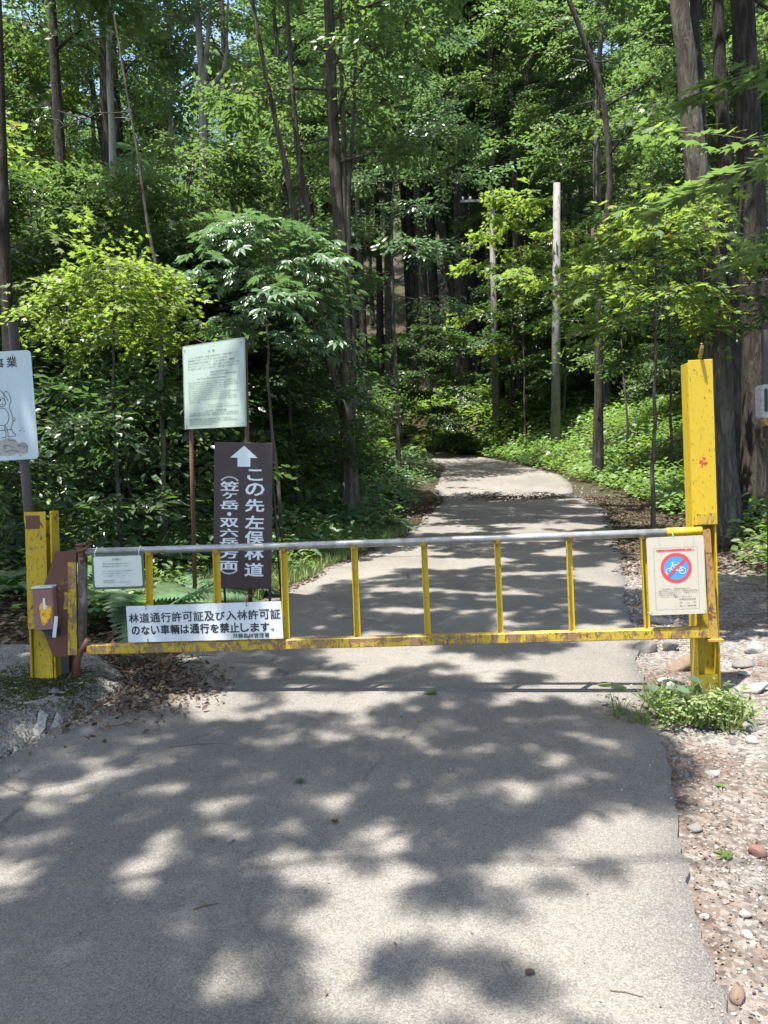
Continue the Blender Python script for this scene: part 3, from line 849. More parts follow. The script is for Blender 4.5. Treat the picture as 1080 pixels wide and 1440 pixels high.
special('cedar_tree', [(592, 580), (586, 320), (580, 0)], 42, .20, 13, 3.2, 'diamond', .13, SPR_FINE,
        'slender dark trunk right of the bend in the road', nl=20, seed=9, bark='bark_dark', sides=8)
special('katsura_tree', [(490, 612), (484, 430), (472, 240), (462, 0)], 14, .14, 6.2, 3.0, 'diamond', .128, SPR_FINE,
        'multi-stemmed tree with forking dark stems left of the road bend', nl=22, seed=10, bark='bark', extra=3,
        forks=[[(488, 600), (440, 430), (405, 250), (370, 90), (345, -60), (330, -200)], [(486, 590), (455, 420), (420, 230), (408, 90), (400, -60), (395, -220)],
               [(492, 600), (480, 430), (486, 240), (478, 60), (480, -120)], [(494, 600), (498, 470), (486, 330), (500, 120), (505, -80)]])
special('birch_tree', [(278, 590), (283, 400), (285, 250), (284, 100), (272, -40)], 17, .11, 8.5, 2.6, 'diamond', .11, SPR_FINE,
        'pale barked birch with a forked trunk above the notice board', nl=18, seed=11, bark='bark_pale', extra=3,
        forks=[[(284, 150), (292, 60), (300, -60), (306, -200)], [(285, 130), (308, 110), (318, 90), (322, -40)]])
special('birch_tree', [(162, 590), (160, 300), (157, 150), (150, -30)], 20, .12, 10.5, 2.6, 'diamond', .11, SPR_FINE,
        'pale birch trunk glimpsed above the lime green maple sprays', nl=18, seed=12, bark='bark_pale')
special('birch_tree', [(240, 590), (242, 350), (240, 200), (238, -30)], 24, .10, 12, 2.6, 'diamond', .11, SPR_FINE,
        'thin pale birch stem left of the forked birch', nl=16, seed=13, bark='bark_pale')
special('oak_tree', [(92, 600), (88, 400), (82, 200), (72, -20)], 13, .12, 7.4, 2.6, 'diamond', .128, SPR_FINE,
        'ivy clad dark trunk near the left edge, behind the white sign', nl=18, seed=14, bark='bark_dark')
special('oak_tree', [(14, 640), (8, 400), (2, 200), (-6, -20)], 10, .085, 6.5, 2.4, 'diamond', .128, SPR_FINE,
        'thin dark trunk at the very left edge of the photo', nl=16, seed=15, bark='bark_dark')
special('oak_tree', [(338, 600), (345, 450), (330, 300), (318, 120), (310, -30)], 19, .11, 8.6, 2.6, 'diamond', .128, SPR_FINE,
        'dim slender trunk right of the notice board', nl=16, seed=16, bark='bark')
special('oak_tree', [(838, 560), (842, 420), (850, 330), (862, 240), (845, 120), (815, 40)], 20, .11, 6.8, 2.8, 'maple', .13, SPR_BIG,
        'crooked leaning tree right of the near utility pole', nl=18, seed=17, bark='bark_dark', extra=3)
special('oak_tree', [(722, 590), (722, 400), (728, 190), (750, 60), (760, -40)], 31, .11, 9, 2.4, 'diamond', .12, SPR_FINE,
        'thin dark stem curving up between the two utility poles', nl=16, seed=18, bark='bark_dark', extra=3)
# small understory trees in view, each where it catches the light
def under(name, px, depth, H, hb, spread, leaf, size, spr, fol, label, seed, top=None, **kw):
    x = spot(px, 640, depth)[0]; foot = G(x, depth, -.05)
    g = np.random.default_rng(seed)
    P = np.array([(0, 0, 0), (g.normal(0, .12), g.normal(0, .12), H*.5), (g.normal(0, .25), g.normal(0, .2), H)])
    r_ = make_tree(name, P, kw.pop('rad', .035), hb, spread, leaf, size, spr, world=np.array(foot), seed=seed, fol=fol, lift=kw.pop('lift', .2), sides=6, **kw)
    return tag(r_, label, 'tree')
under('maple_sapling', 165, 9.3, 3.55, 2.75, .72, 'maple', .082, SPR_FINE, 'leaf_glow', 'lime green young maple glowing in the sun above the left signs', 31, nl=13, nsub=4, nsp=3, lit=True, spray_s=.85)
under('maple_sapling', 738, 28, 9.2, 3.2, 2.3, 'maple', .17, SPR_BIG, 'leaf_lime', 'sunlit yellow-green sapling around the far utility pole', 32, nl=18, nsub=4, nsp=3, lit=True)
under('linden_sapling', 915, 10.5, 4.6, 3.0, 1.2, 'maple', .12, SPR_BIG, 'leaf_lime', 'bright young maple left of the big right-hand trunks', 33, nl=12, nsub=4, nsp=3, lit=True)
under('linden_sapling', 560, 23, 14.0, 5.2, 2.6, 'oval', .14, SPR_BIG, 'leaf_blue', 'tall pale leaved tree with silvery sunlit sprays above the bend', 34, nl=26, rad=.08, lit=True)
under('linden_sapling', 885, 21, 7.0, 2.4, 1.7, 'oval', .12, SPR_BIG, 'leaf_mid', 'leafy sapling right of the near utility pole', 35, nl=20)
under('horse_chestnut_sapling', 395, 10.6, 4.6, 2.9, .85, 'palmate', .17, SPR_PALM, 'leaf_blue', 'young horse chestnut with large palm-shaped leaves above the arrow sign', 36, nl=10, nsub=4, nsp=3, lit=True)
under('horse_chestnut_sapling', 225, 9.2, 6.6, 4.6, 1.3, 'palmate', .22, SPR_PALM, 'leaf_blue', 'tall young horse chestnut with drooping palm leaves above the lime maple', 37, nl=12, nsub=4, nsp=3)
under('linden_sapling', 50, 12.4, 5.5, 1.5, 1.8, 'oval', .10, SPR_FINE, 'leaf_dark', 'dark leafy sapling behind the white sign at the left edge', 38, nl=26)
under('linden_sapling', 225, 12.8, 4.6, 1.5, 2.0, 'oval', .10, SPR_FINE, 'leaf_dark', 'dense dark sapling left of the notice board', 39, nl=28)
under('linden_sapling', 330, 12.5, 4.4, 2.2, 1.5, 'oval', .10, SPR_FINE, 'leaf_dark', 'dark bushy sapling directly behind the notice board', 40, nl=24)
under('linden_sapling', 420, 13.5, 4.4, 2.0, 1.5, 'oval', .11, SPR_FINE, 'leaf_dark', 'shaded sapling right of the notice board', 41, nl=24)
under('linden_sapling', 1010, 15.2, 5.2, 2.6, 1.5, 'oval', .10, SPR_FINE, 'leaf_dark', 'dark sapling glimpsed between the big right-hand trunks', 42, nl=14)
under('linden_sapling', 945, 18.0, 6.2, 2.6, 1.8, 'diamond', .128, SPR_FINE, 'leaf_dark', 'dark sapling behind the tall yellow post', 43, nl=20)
under('linden_sapling', 1095, 10.6, 4.2, 2.6, 1.0, 'oval', .10, SPR_FINE, 'leaf_dark', 'dark sapling behind the grey box at the right edge', 44, nl=12)
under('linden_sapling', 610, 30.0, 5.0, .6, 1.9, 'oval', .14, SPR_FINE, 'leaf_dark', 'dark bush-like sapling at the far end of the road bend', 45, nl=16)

under('linden_sapling', 735, 33, 23.0, 11, 3.6, 'diamond', .17, SPR_FINE, 'leaf_mid', 'tall light green tree rising above the utility poles', 46, nl=30, rad=.13)
# a few variants for everything deeper in the forest
def proto(name, H, rad, hb, spread, leaf, size, spr, fol, bark, seed, **kw):
    g = np.random.default_rng(seed)
    P = np.array([(0, 0, 0), (g.normal(0, .2), g.normal(0, .2), H*.5), (g.normal(0, .5), g.normal(0, .4), H)])
    return make_tree(name, P, rad, hb, spread, leaf, size, spr, world=None, seed=seed, fol=fol, bark=bark, **kw)
protos_tall = [proto('broadleaf_tree', 17, .17, 5.5, 3.4, 'diamond', .15, SPR_FINE, 'leaf_mid', 'bark', 51, nl=28, nsub=6, nsp=4),
               proto('broadleaf_tree', 19, .20, 7.0, 3.6, 'diamond', .16, SPR_FINE, 'leaf_mid', 'bark_dark', 52, nl=28, nsub=6, nsp=4),
               proto('maple_tree', 15, .14, 4.5, 3.2, 'oval', .16, SPR_FINE, 'leaf_lime', 'bark', 53, nl=24, nsub=5, nsp=4),
               proto('birch_tree', 18, .13, 6.5, 2.8, 'diamond', .13, SPR_FINE, 'leaf_blue', 'bark_pale', 54, nl=26, nsub=6, nsp=4),
               proto('conifer_tree', 18, .17, 3.5, 2.4, 'diamond', .11, SPR_CONI, 'leaf_dark', 'bark_dark', 55, nl=44, nsub=6, nsp=2, lift=-.1, tilt=.3, crown_low=.6)]
protos_low = [proto('understory_tree', 6.5, .05, 1.2, 2.2, 'diamond', .13, SPR_FINE, 'leaf_mid', 'bark', 61, nl=22, nsub=5, nsp=4, lift=.2),
              proto('understory_tree', 5.2, .045, .8, 2.0, 'diamond', .128, SPR_FINE, 'leaf_dark', 'bark_dark', 62, nl=20, nsub=5, nsp=4, lift=.2),
              proto('understory_tree', 7.5, .055, 2.0, 2.2, 'oval', .14, SPR_BIG, 'leaf_lime', 'bark', 63, nl=20, nsub=5, nsp=4, lift=.2)]
protos_bush = [proto('bush', 1.7, .02, .15, 1.1, 'oval', .11, SPR_FINE, 'leaf_mid', 'bark', 71, nl=12, nsub=3, nsp=3),
               proto('bush', 1.3, .02, .1, 1.0, 'oval', .12, SPR_BIG, 'herb', 'bark', 72, nl=12, nsub=3, nsp=3),
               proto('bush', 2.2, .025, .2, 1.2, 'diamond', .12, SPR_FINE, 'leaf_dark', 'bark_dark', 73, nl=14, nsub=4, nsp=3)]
protos_cedar = proto('cedar_tree', 24, .26, 12.5, 3.3, 'diamond', .16, SPR_FINE, 'leaf_dark', 'bark_dark', 56, nl=26, nsub=5, nsp=4)
first = set()
def place(pr, x, y, rz, s_, label, cat, group):
    if id(pr) not in first:
        first.add(id(pr)); pr.location = G(x, y, -.05); pr.rotation_euler = (0, 0, rz); pr.scale = (s_,)*3
        tag(pr, label, cat, group); return pr
    o = copy_thing(pr, G(x, y, -.05), rz, s_, label, group); o['category'] = cat; return o
def zone(x, y):
    px = to_px(np.array(x), np.array(y), np.array(3.0))[0]
    return 'left' if px < 400 else ('right' if px > 760 else 'middle')
g = np.random.default_rng(77)
placed = []
def ok(x, y, dmin):
    if Lx(y)-1.0 < x < Rx(y)+1.2: return False
    for (a, b) in placed:
        if (a-x)**2+(b-y)**2 < dmin*dmin: return False
    return True
n = 0
kinds = ['broad tree', 'broad tree', 'maple', 'birch', 'conifer']
desc = ['leafy deciduous tree', 'tall dark stemmed deciduous tree', 'light green maple', 'pale stemmed birch', 'dark drooping conifer']
for _ in range(6000):
    y = g.uniform(19, 86); x = g.uniform(-.66*y-2, .66*y+2)
    if y < 26 and abs(x-1.5) < 4.5: continue
    if any((x-a[0]+.19*9)**2+(y-a[1]+.2*9)**2 < (4.3+a[3]*.8)**2 for a in LIT if a[3] > 1.3): continue
    if not ok(x, y, 2.0+.022*y): continue
    if any(((x-a[0])**2+(y-a[1])**2) < 5 for a in LIT) and y < 30: continue
    placed.append((x, y)); zn = zone(x, y)
    pr = g.choice(5, p=[.3, .25, .17, .13, .15])
    if zn == 'middle' and y < 45: pr = g.choice([0, 1, 1, 4])
    place(protos_tall[pr], x, y, g.uniform(0, 6.28), g.uniform(.85, 1.25),
          f'{desc[pr]} deep in the forest on the {zn}' if zn != 'middle' else f'{desc[pr]} deep in the forest beyond the road bend', 'tree', f'{kinds[pr]}s deep in the {zn} forest')
    n += 1
    if n >= 150: break
cp = []
for _ in range(3000):
    y = g.uniform(36, 60); x = g.uniform(-4.5, 8.0)*y/40
    if any((a-x)**2+(b-y)**2 < 4.2 for a, b in cp) or (Lx(y)-.6 < x < Rx(y)+.6): continue
    cp.append((x, y))
    place(protos_cedar, x, y, g.uniform(0, 6.28), g.uniform(.85, 1.2), 'straight dark trunk in the gloomy stand beyond the road bend', 'tree', 'dark trunks beyond the road bend')
    if len(cp) >= 34: break
placed = []; n = 0
ld = ['mid green understory tree', 'dark green understory tree', 'yellow-green understory tree']
for _ in range(3000):
    y = g.uniform(12.5, 46); x = g.uniform(-.56*y-1, .56*y+1)
    if not ok(x, y, 1.7+.02*y): continue
    if -1.0 < x < 9 and y < 27: continue
    if -5 < x < 9 and y > 22 and -5 < x*36/y < 6: continue
    placed.append((x, y)); zn = zone(x, y); pr = g.choice(3, p=[.4, .38, .22])
    place(protos_low[pr], x, y, g.uniform(0, 6.28), g.uniform(.8, 1.2),
          f'{ld[pr]} among the trunks on the {zn}' if zn != 'middle' else f'{ld[pr]} beyond the road bend', 'tree', f'{ld[pr]}s on the {zn}')
    n += 1
    if n >= 90: break
placed = []; n = 0
bd = ['mid green bush', 'broad leaved bright bush', 'dark green bush']
for _ in range(4000):
    y = g.uniform(7.5, 34); x = g.uniform(-.55*y-1, .55*y+1)
    if not ok(x, y, .9+.02*y): continue
    if x > 0 and x < Rx(y)+(6.0 if y < 20 else 4.5): continue
    if x < 0 and y < 12 and g.random() < .6: continue
    if y < 9 and x > -2.6: continue
    if x < 0 and x > Lx(y)-(2.6 if y > 11 else 2.0): continue
    placed.append((x, y)); zn = zone(x, y); pr = g.choice(3)
    place(protos_bush[pr], x, y, g.uniform(0, 6.28), g.uniform(.65, 1.1),
          f'{bd[pr]} on the forest floor on the {zn}' if zn != 'middle' else f'{bd[pr]} beside the road near the bend', 'bush', f'{bd[pr]}es on the {zn}')
    n += 1
    if n >= 85: break

# ------------------------------------------------------------------ ground cover
class Clump(Spray):
    def __init__(s, n, rad, h, seed, up=.1):
        g = np.random.default_rng(seed); a = g.uniform(0, 6.28, n); r_ = rad*np.sqrt(g.random(n))
        s.P = np.stack([r_*np.cos(a), r_*np.sin(a), h*(.25+.75*g.random(n))*(1-.5*(r_/rad)**2)], 1)
        s.n = n; s.yaw = a-math.pi/2+g.normal(0, .6, n); s.pitch = g.normal(up, .3, n); s.roll = g.normal(0, .3, n); s.s = g.uniform(.6, 1.2, n)
        s.R = rotm(s.yaw, s.pitch, s.roll)
CL = [Clump(11, .2, .38, 500+k) for k in range(4)]
def scatter_cover(name, x0, x1, y0, y1, dens, test, kind, size, mat, smin, smax, cl=CL, seed=1):
    g = np.random.default_rng(seed)
    n = int((x1-x0)*(y1-y0)*dens); x = g.uniform(x0, x1, n); y = g.uniform(y0, y1, n)
    k = test(x, y); x = x[k]; y = y[k]
    P = np.stack([x, y, Z(x, y)], 1)
    v, t_, rn = foliage(cl, kind, size, P, rotm(g.uniform(0, 6.28, len(x)), g.normal(0, .1, len(x)), g.normal(0, .1, len(x))), g.uniform(smin, smax, len(x)), None, g)
    return tag(link(name, np_mesh(name, v, t_, rn), M[mat]), kind='stuff')
def inview(x, y): return abs(x) < .56*y+1.0
jag = lambda x, y: .5*(fbm(x*1.7, y*1.7)-.5)
dr_ = lambda x, y: x-Rx(y); dl_ = lambda x, y: Lx(y)-x
tag_l = 'label'
o = scatter_cover('bank_herbs', 2, 13, 8, 31, 26, lambda x, y: inview(x, y) & (dr_(x, y)+jag(x, y) > np.clip(1.9-(y-8)*.13, .12, 2)) & (dr_(x, y) < 5.2), 'diamond', .125, 'herb', .8, 1.5, seed=21)
tag(o, 'bright leafy herbs covering the bank right of the road', 'ground cover')
o = scatter_cover('forest_herbs', -24, 22, 8.5, 44, 9.5, lambda x, y: inview(x, y) & ((dr_(x, y) > 4.2) | (dl_(x, y)+jag(x, y) > .35)), 'diamond', .12, 'fern', .8, 1.5, seed=22)
tag(o, 'dark leafy undergrowth covering the forest floor', 'ground cover')
o = scatter_cover('bend_herbs', -9, 9, 29, 62, 7, lambda x, y: (dr_(x, y) > .2) | (dl_(x, y) > .2), 'diamond', .2, 'herb', 1.2, 2.2, seed=25)
tag(o, 'green undergrowth closing in behind the bend of the road', 'ground cover')
o = scatter_cover('roadside_herbs', -7, 2, 6.6, 14, 22, lambda x, y: inview(x, y) & (dl_(x, y)+jag(x, y) > np.where(y < 9, 1.0, .25)) & (dl_(x, y) < 4.6), 'oval', .085, 'herb', .55, 1.1, seed=23)
tag(o, 'leafy green plants growing between the arrow sign and the road', 'ground cover')
o = scatter_cover('shoulder_herbs', 3.2, 9, 6.2, 10.5, 26, lambda x, y: inview(x, y) & (x+jag(x, y) > 3.55+(y-6.5)*.28), 'oval', .10, 'herb', .6, 1.2, seed=24)
tag(o, 'leafy plants at the back of the gravel shoulder, behind the tall yellow post', 'ground cover')
def blades(name, n, test, x0, x1, y0, y1, h, mat, seed, zf=Z):
    g = np.random.default_rng(seed); x = g.uniform(x0, x1, n); y = g.uniform(y0, y1, n); k = test(x, y); x = x[k]; y = y[k]; n = len(x)
    tv = np.array([(-.03, 0, 0), (.03, 0, 0), (.022, .10, .55), (-.022, .10, .55), (0, .32, .95)], float); tf = np.array([(0, 1, 2), (0, 2, 3), (3, 2, 4)])
    P = np.stack([x, y, zf(x, y)], 1)
    v, t_ = inst(tv, tf, P, rotm(g.uniform(0, 6.28, n), g.normal(0, .3, n), g.normal(0, .3, n)), g.uniform(.5, 1.3, n)*h)
    return tag(link(name, np_mesh(name, v, t_, np.repeat(g.random(n), 3)), M[mat]), kind='stuff')
o = blades('verge_grass', 34000, lambda x, y: (dl_(x, y)+jag(x, y)*.6 > .02) & (dl_(x, y) < 1.3+.2*fbm(x*3, y*3)) & inview(x, y), -3.2, .8, 6.9, 13.5, .13, 'grass', 31)
tag(o, 'short grass along the left road edge behind the gate', 'grass')

# ferns: every frond is a part
def frond_mesh(seed, L_=.75, W=.16, curl=.45):
    g = np.random.default_rng(seed); V = []; T = []
    n = 19
    def pt(u): return np.array([0, L_*u*(1-.12*u), L_*(.62*u-curl*1.5*u*u)])
    for i in range(n):
        u = (i+1)/(n+1); p = pt(u); q = pt(min(1, u+.06))-p; q /= np.linalg.norm(q)
        wd = W*math.sin(math.pi*min(1, .12+u*.9))**.7*(1.1-.5*u)
        for s_ in (-1, 1):
            b = len(V); d = np.array([s_*.94, q[1]*.34, q[2]*.34-.12]); d /= np.linalg.norm(d)
            nrm = q*L_*.024
            tip = p+d*wd*(.9+.2*g.random())
            mid = p+d*wd*.55
            V += [p-nrm*.9, mid-nrm*.9+(0, 0, .004), tip, mid+nrm*1.0+(0, 0, .004), p+nrm*.9]
            T += [(b, b+1, b+3), (b, b+3, b+4), (b+1, b+2, b+3)]
    for i in range(10):
        a = pt(i/10); c = pt((i+1)/10); b = len(V); V += [a-(.004, 0, 0), a+(.004, 0, 0), c+(.003, 0, 0), c-(.003, 0, 0)]; T += [(b, b+1, b+2), (b, b+2, b+3)]
    return np_mesh('frond', V, T, g.random(len(T)))
FR = [frond_mesh(1), frond_mesh(2, .65, .14, .3), frond_mesh(3, .85, .18, .55)]
for f_ in FR: f_.materials.append(M['fern'])
FRD = [frond_mesh(4, .6, .12, .8)]
FRD[0].materials.append(M['dry_fern'])
def fern(x, y, s_, label, group=None, nf=9, ms=FR, seed=0, dz=0):
    g = np.random.default_rng(seed)
    r_ = empty('fern', G(x, y, dz), g.uniform(0, 6)); r_.scale = (s_,)*3
    tag(r_, label, 'fern', group)
    for k in range(nf):
        o = link('frond', ms[int(g.integers(0, len(ms)))], None, r_)
        o.rotation_euler = (g.normal(0, .12), g.normal(0, .1), k*6.283/nf+g.normal(0, .15))
    return r_
for i, (px, dep, s_, lab, ms) in enumerate([
        (185, 6.6, 1.0, 'green fern arching just above the left end of the gate rail', FR), (150, 7.0, .9, 'fern left of the small paper notice, behind the rusty hinge', FR),
        (232, 6.5, .55, 'half withered brown fern above the gate rail beside the arrow sign', FRD), (15, 7.4, .9, 'fern behind the post of the white sign', FR),
        (80, 7.8, 1.0, 'fern behind the short yellow gate post', FR), (262, 7.6, .95, 'fern behind the left post of the notice board', FR)]):
    x = spot(px, 700, dep)[0]; fern(x, dep+.3, s_*1.55, lab, ms=ms, seed=900+i, nf=11 if ms is FR else 14)
g = np.random.default_rng(99); n = 0; pl = []
for _ in range(2000):
    y = g.uniform(9.5, 19); d = g.uniform(.5, 4.2); x = float(Lx(y))-d
    if any((a-x)**2+(b-y)**2 < .55 for a, b in pl): continue
    pl.append((x, y)); n += 1
    fern(x, y, g.uniform(1.0, 1.45), 'dark green fern in the fern bank left of the road', 'ferns in the bank left of the road', seed=2000+n, nf=8)
    if n >= 34: break
pl = []; n = 0
for _ in range(2000):
    y = g.uniform(7.5, 13); x = float(Rx(y))+g.uniform(2.2, 5)
    if any((a-x)**2+(b-y)**2 < .9 for a, b in pl) or not inview(x, y): continue
    pl.append((x, y)); n += 1
    fern(x, y, g.uniform(.7, 1.0), 'dark fern at the foot of the trees right of the road', 'ferns at the foot of the right-hand trees', seed=3000+n, nf=8)
    if n >= 10: break

# ------------------------------------------------------------------ loose stones, grit, litter
ico = [(0, 0, -1), (.72, -.53, -.45), (-.28, -.85, -.45), (-.89, 0, -.45), (-.28, .85, -.45), (.72, .53, -.45), (.28, -.85, .45), (-.72, -.53, .45), (-.72, .53, .45), (.28, .85, .45), (.89, 0, .45), (0, 0, 1)]
icf = [(0, 1, 2), (1, 0, 5), (0, 2, 3), (0, 3, 4), (0, 4, 5), (1, 5, 10), (2, 1, 6), (3, 2, 7), (4, 3, 8), (5, 4, 9), (1, 10, 6), (2, 6, 7), (3, 7, 8), (4, 8, 9), (5, 9, 10), (6, 10, 11), (7, 6, 11), (8, 7, 11), (9, 8, 11), (10, 9, 11)]
icf = np.array([f_[::-1] for f_ in icf])
def grit(name, x, y, zf, s0, s1, seed, label):
    g = np.random.default_rng(seed); Vs = []; Ts = []; Rn = []; b = 0
    n = len(x); S = s0*(s1/s0)**(g.random(n)**2.2)
    for k in range(6):
        I = np.arange(k, n, 6)
        tv = np.array(ico)*np.array([1, g.uniform(.6, .95), g.uniform(.4, .7)])*(1+g.normal(0, .12, (12, 1)))
        P = np.stack([x[I], y[I], zf(x[I], y[I])+S[I]*.15], 1)
        v, t_ = inst(tv, icf, P, rotm(g.uniform(0, 6.28, len(I)), g.normal(0, .25, len(I)), g.normal(0, .25, len(I))), S[I])
        Vs.append(v); Ts.append(t_+b); b += len(v); Rn.append(np.repeat(g.random(len(I)), 20))
    return tag(link(name, np_mesh(name, np.concatenate(Vs), np.concatenate(Ts), np.concatenate(Rn)), M['pebble']), label, 'gravel', kind='stuff')
g = np.random.default_rng(8)
n = 14500; y = .9+g.random(n)**1.5*7.5; x = Rx(y)+.03+g.random(n)*(.55*y+.6-Rx(y)).clip(.2, 3.4); k = (x < 3.9+.12*y) & (x < 5)
grit('gravel', x[k], y[k], grav_z, .002, .0115, 41, 'loose grey and brown gravel on the right shoulder')
n = 1300; y = g.uniform(1.5, 9, n); x = Lx(y)+(Rx(y)-Lx(y))*np.where(g.random(n) < .5, g.random(n), 1-.12*g.random(n)**2); k = x > -3.2
grit('road_grit', x[k], y[k], lambda a, b: road_z(a, b), .0022, .008, 42, 'scattered grit on the asphalt')
n = 1500; y = g.uniform(16.6, 19.6, n); x = g.normal(3.3, .9, n); k = (x > Lx(y)) & (x < Rx(y)+.8); 
x2 = g.normal(3.1, .75, 600); y2 = 17.5-(x2-2.6)*.2+g.normal(0, .28, 600)
litter0 = (x2, y2)
grit('broken_asphalt', x[k], y[k], lambda a, b: np.maximum(road_z(a, b), Z(a, b))-.02, .008, .04, 43, 'crumbled stones around the washed out dip across the road')
n = 2600; y = g.uniform(5.5, 9.5, n); x = Rx(y)+g.random(n)*.5-.06
grit('edge_gravel', x, y, grav_z, .006, .024, 44, 'dark broken gravel along the right road edge behind the gate')
n = 900; x = g.uniform(-3.6, -1.9, n); y = g.uniform(3.2, 5.2, n); k = x < ap_edge(y)-.02
grit('apron_grit', x[k], y[k], ap_z, .004, .014, 45, 'small chips lying on the concrete apron')
n = 260; y = g.uniform(2.6, 5.0, n); x = ap_edge(y)+g.normal(.04, .05, n)
grit('kerb_crumbs', x, y, lambda a, b: road_z(a, b), .004, .018, 46, 'crumbled stones along the foot of the concrete apron')
def litter(name, x, y, zf, s0, s1, seed, label, kind='oval', mat='dead', flat=.25):
    g = np.random.default_rng(seed); n = len(x); tv, tf = leaf_shape(kind)
    P = np.stack([x, y, zf(x, y)+.006+g.random(n)*.012], 1)
    v, t_ = inst(tv, tf, P, rotm(g.uniform(0, 6.28, n), g.normal(0, flat, n), g.normal(0, flat, n)), g.uniform(s0, s1, n))
    return tag(link(name, np_mesh(name, v, t_, np.repeat(g.random(n), len(tf))), M[mat]), label, 'leaf litter', kind='stuff')
n = 2900; y = g.normal(5.2, .42, n); x = ap_edge(y)+.18+g.normal(0, .22, n)-(y-5.2)*.1; k = (y < 6.3) & (x < -1.0)
litter('leaf_pile', x[k], y[k], lambda a, b: road_z(a, b)+.05*np.exp(-((a+1.62)/.25)**2)*g.random(len(a)), .015, .05, 51, 'heap of brown dead leaves and twigs against the apron under the gate', flat=.5)
n = 3800; y = 1.2+g.random(n)*9; x = Rx(y)+.0+np.abs(g.normal(0, .30, n)); k = x < 5
litter('shoulder_litter', x[k], y[k], grav_z, .006, .018, 52, 'brown leaf fragments along the right road edge')
n = 5500; y = g.uniform(8.5, 17, n); x = Rx(y)-.1+g.random(n)*1.7; 
litter('bank_litter', x, y, Z, .03, .08, 53, 'reddish brown leaf litter right of the road beyond the gate')
n = 2600; y = g.uniform(6.2, 18, n); x = Lx(y)+.15-np.abs(g.normal(0, .28, n))
litter('verge_litter', x, y, lambda a, b: np.maximum(Z(a, b), road_z(a, b)-.02), .03, .07, 54, 'brown leaf litter along the left road edge')
n = 2500; y = g.uniform(5.9, 8.2, n); x = g.uniform(-4.6, -1.7, n)
litter('forest_litter', x, y, Z, .04, .09, 55, 'dead leaves on the dark ground behind the gate')
litter('dip_litter', litter0[0], litter0[1], lambda a, b: np.maximum(road_z(a, b), Z(a, b)-.05), .03, .09, 57, 'dark leaf litter washed into the dip across the road')
n = 260; y = g.uniform(1.6, 8, n); x = g.uniform(-3, 2, n); k = x < Rx(y)
litter('road_litter', x[k], y[k], road_z, .006, .022, 56, 'tiny leaf scraps on the asphalt')
tw = MB()
for _ in range(90):
    y = g.normal(5.25, .4); x = float(ap_edge(min(y, 5.8)))+.2+g.normal(0, .25); a = g.uniform(0, 3.14); l = g.uniform(.05, .22)
    z = float(road_z(x, y))+g.uniform(.01, .06)
    tw.tube([(x, y, z), (x+l*.5*math.cos(a), y+l*.5*math.sin(a), z+g.normal(0, .012)), (x+l*math.cos(a+.3), y+l*math.sin(a+.3), z+g.normal(0, .012))], g.uniform(.002, .005), 4)
tag(tw.build('twigs', M['twig']), 'brown twigs mixed in the leaf heap under the gate', 'twigs', kind='stuff')
# moss on the apron
n = 34000; x = g.normal(-2.15, .32, n); y = g.normal(4.72, .24, n)+(-.3)*(x+2.1); k = (x < ap_edge(y)-.03+.06*g.random(n)) & (fbm(x*6, y*6) > .40)
x = x[k]; y = y[k]; n = len(x)
tv, tf = leaf_shape('diamond')
P = np.stack([x, y, ap_z(x, y)-.002], 1)
v, t_ = inst(tv, tf, P, rotm(g.uniform(0, 6.28, n), g.uniform(.3, 1.3, n), g.normal(0, .4, n)), g.uniform(.005, .014, n))
tag(link('moss', np_mesh('moss', v, t_, np.repeat(g.random(n), 2)), M['moss']), 'green moss around the foot of the rusty hinge strut', 'moss', kind='stuff')

def stone(px, py, wpx, label, mat='stone', flat=.6, asp=.8, seed=0, on=None, yaw=0, name='stone'):
    zf = on or grav_z
    d = ray(px, py)
    for tt in np.arange(1.2, 24, .01):
        p = CAM+d*tt
        if p[2] < float(zf(p[0], p[1])): break
    s_ = wpx/FPX*p[1]/2
    g = np.random.default_rng(seed); b = bpy.data.meshes.new('stone')
    import bmesh
    bm = bmesh.new(); bmesh.ops.create_icosphere(bm, subdivisions=3, radius=1)
    for _ in range(7):
        nn = Vector(g.normal(0, 1, 3)).normalized(); dd = g.uniform(.42, .8)
        for v_ in bm.verts:
            q = v_.co.dot(nn)
            if q > dd: v_.co -= nn*(q-dd)*.9
    for v_ in bm.verts:
        v_.co *= 1+.05*(float(vnoise(v_.co.x*3+9, v_.co.y*3+v_.co.z*2))-.5)
        v_.co.y *= asp; v_.co.z *= flat
    bm.to_mesh(b); bm.free()
    for p_ in b.polygons: p_.use_smooth = True
    b.validate()
    o = link(name, b, M[mat]); o.scale = (s_,)*3; o.rotation_euler = (g.normal(0, .1), g.normal(0, .1), yaw)
    o.location = (p[0], p[1], float(zf(p[0], p[1]))+s_*flat*.35)
    return tag(o, label, 'stone')
stone(1065, 1203, 26, 'round reddish stone on the gravel near the right edge', 'stone_red', .85, .95, 1)
stone(1040, 1408, 36, 'angular brown stone at the bottom right corner', 'stone_brown', .8, .7, 2, yaw=.6)
stone(926, 876, 44, 'flat grey stone seen just below the bicycle sign', 'stone', .42, .6, 3)
stone(905, 916, 40, 'grey rock at the broken road edge under the gate', 'stone', .6, .8, 4)
stone(942, 914, 30, 'rounded grey rock right of the broken road edge', 'stone', .75, .8, 5)
stone(958, 940, 46, 'warm pinkish rock left of the foot of the tall yellow post', 'stone_brown', .6, .7, 6, yaw=.4)
stone(935, 965, 26, 'small pale rock at the back of the weed clump', 'stone_pale', .7, .8, 7)
stone(952, 962, 22, 'bluish grey pebble rock beside the post foot', 'stone', .6, .8, 8)
stone(1046, 938, 34, 'flat grey stone right of the tall yellow post', 'stone', .45, .7, 9)
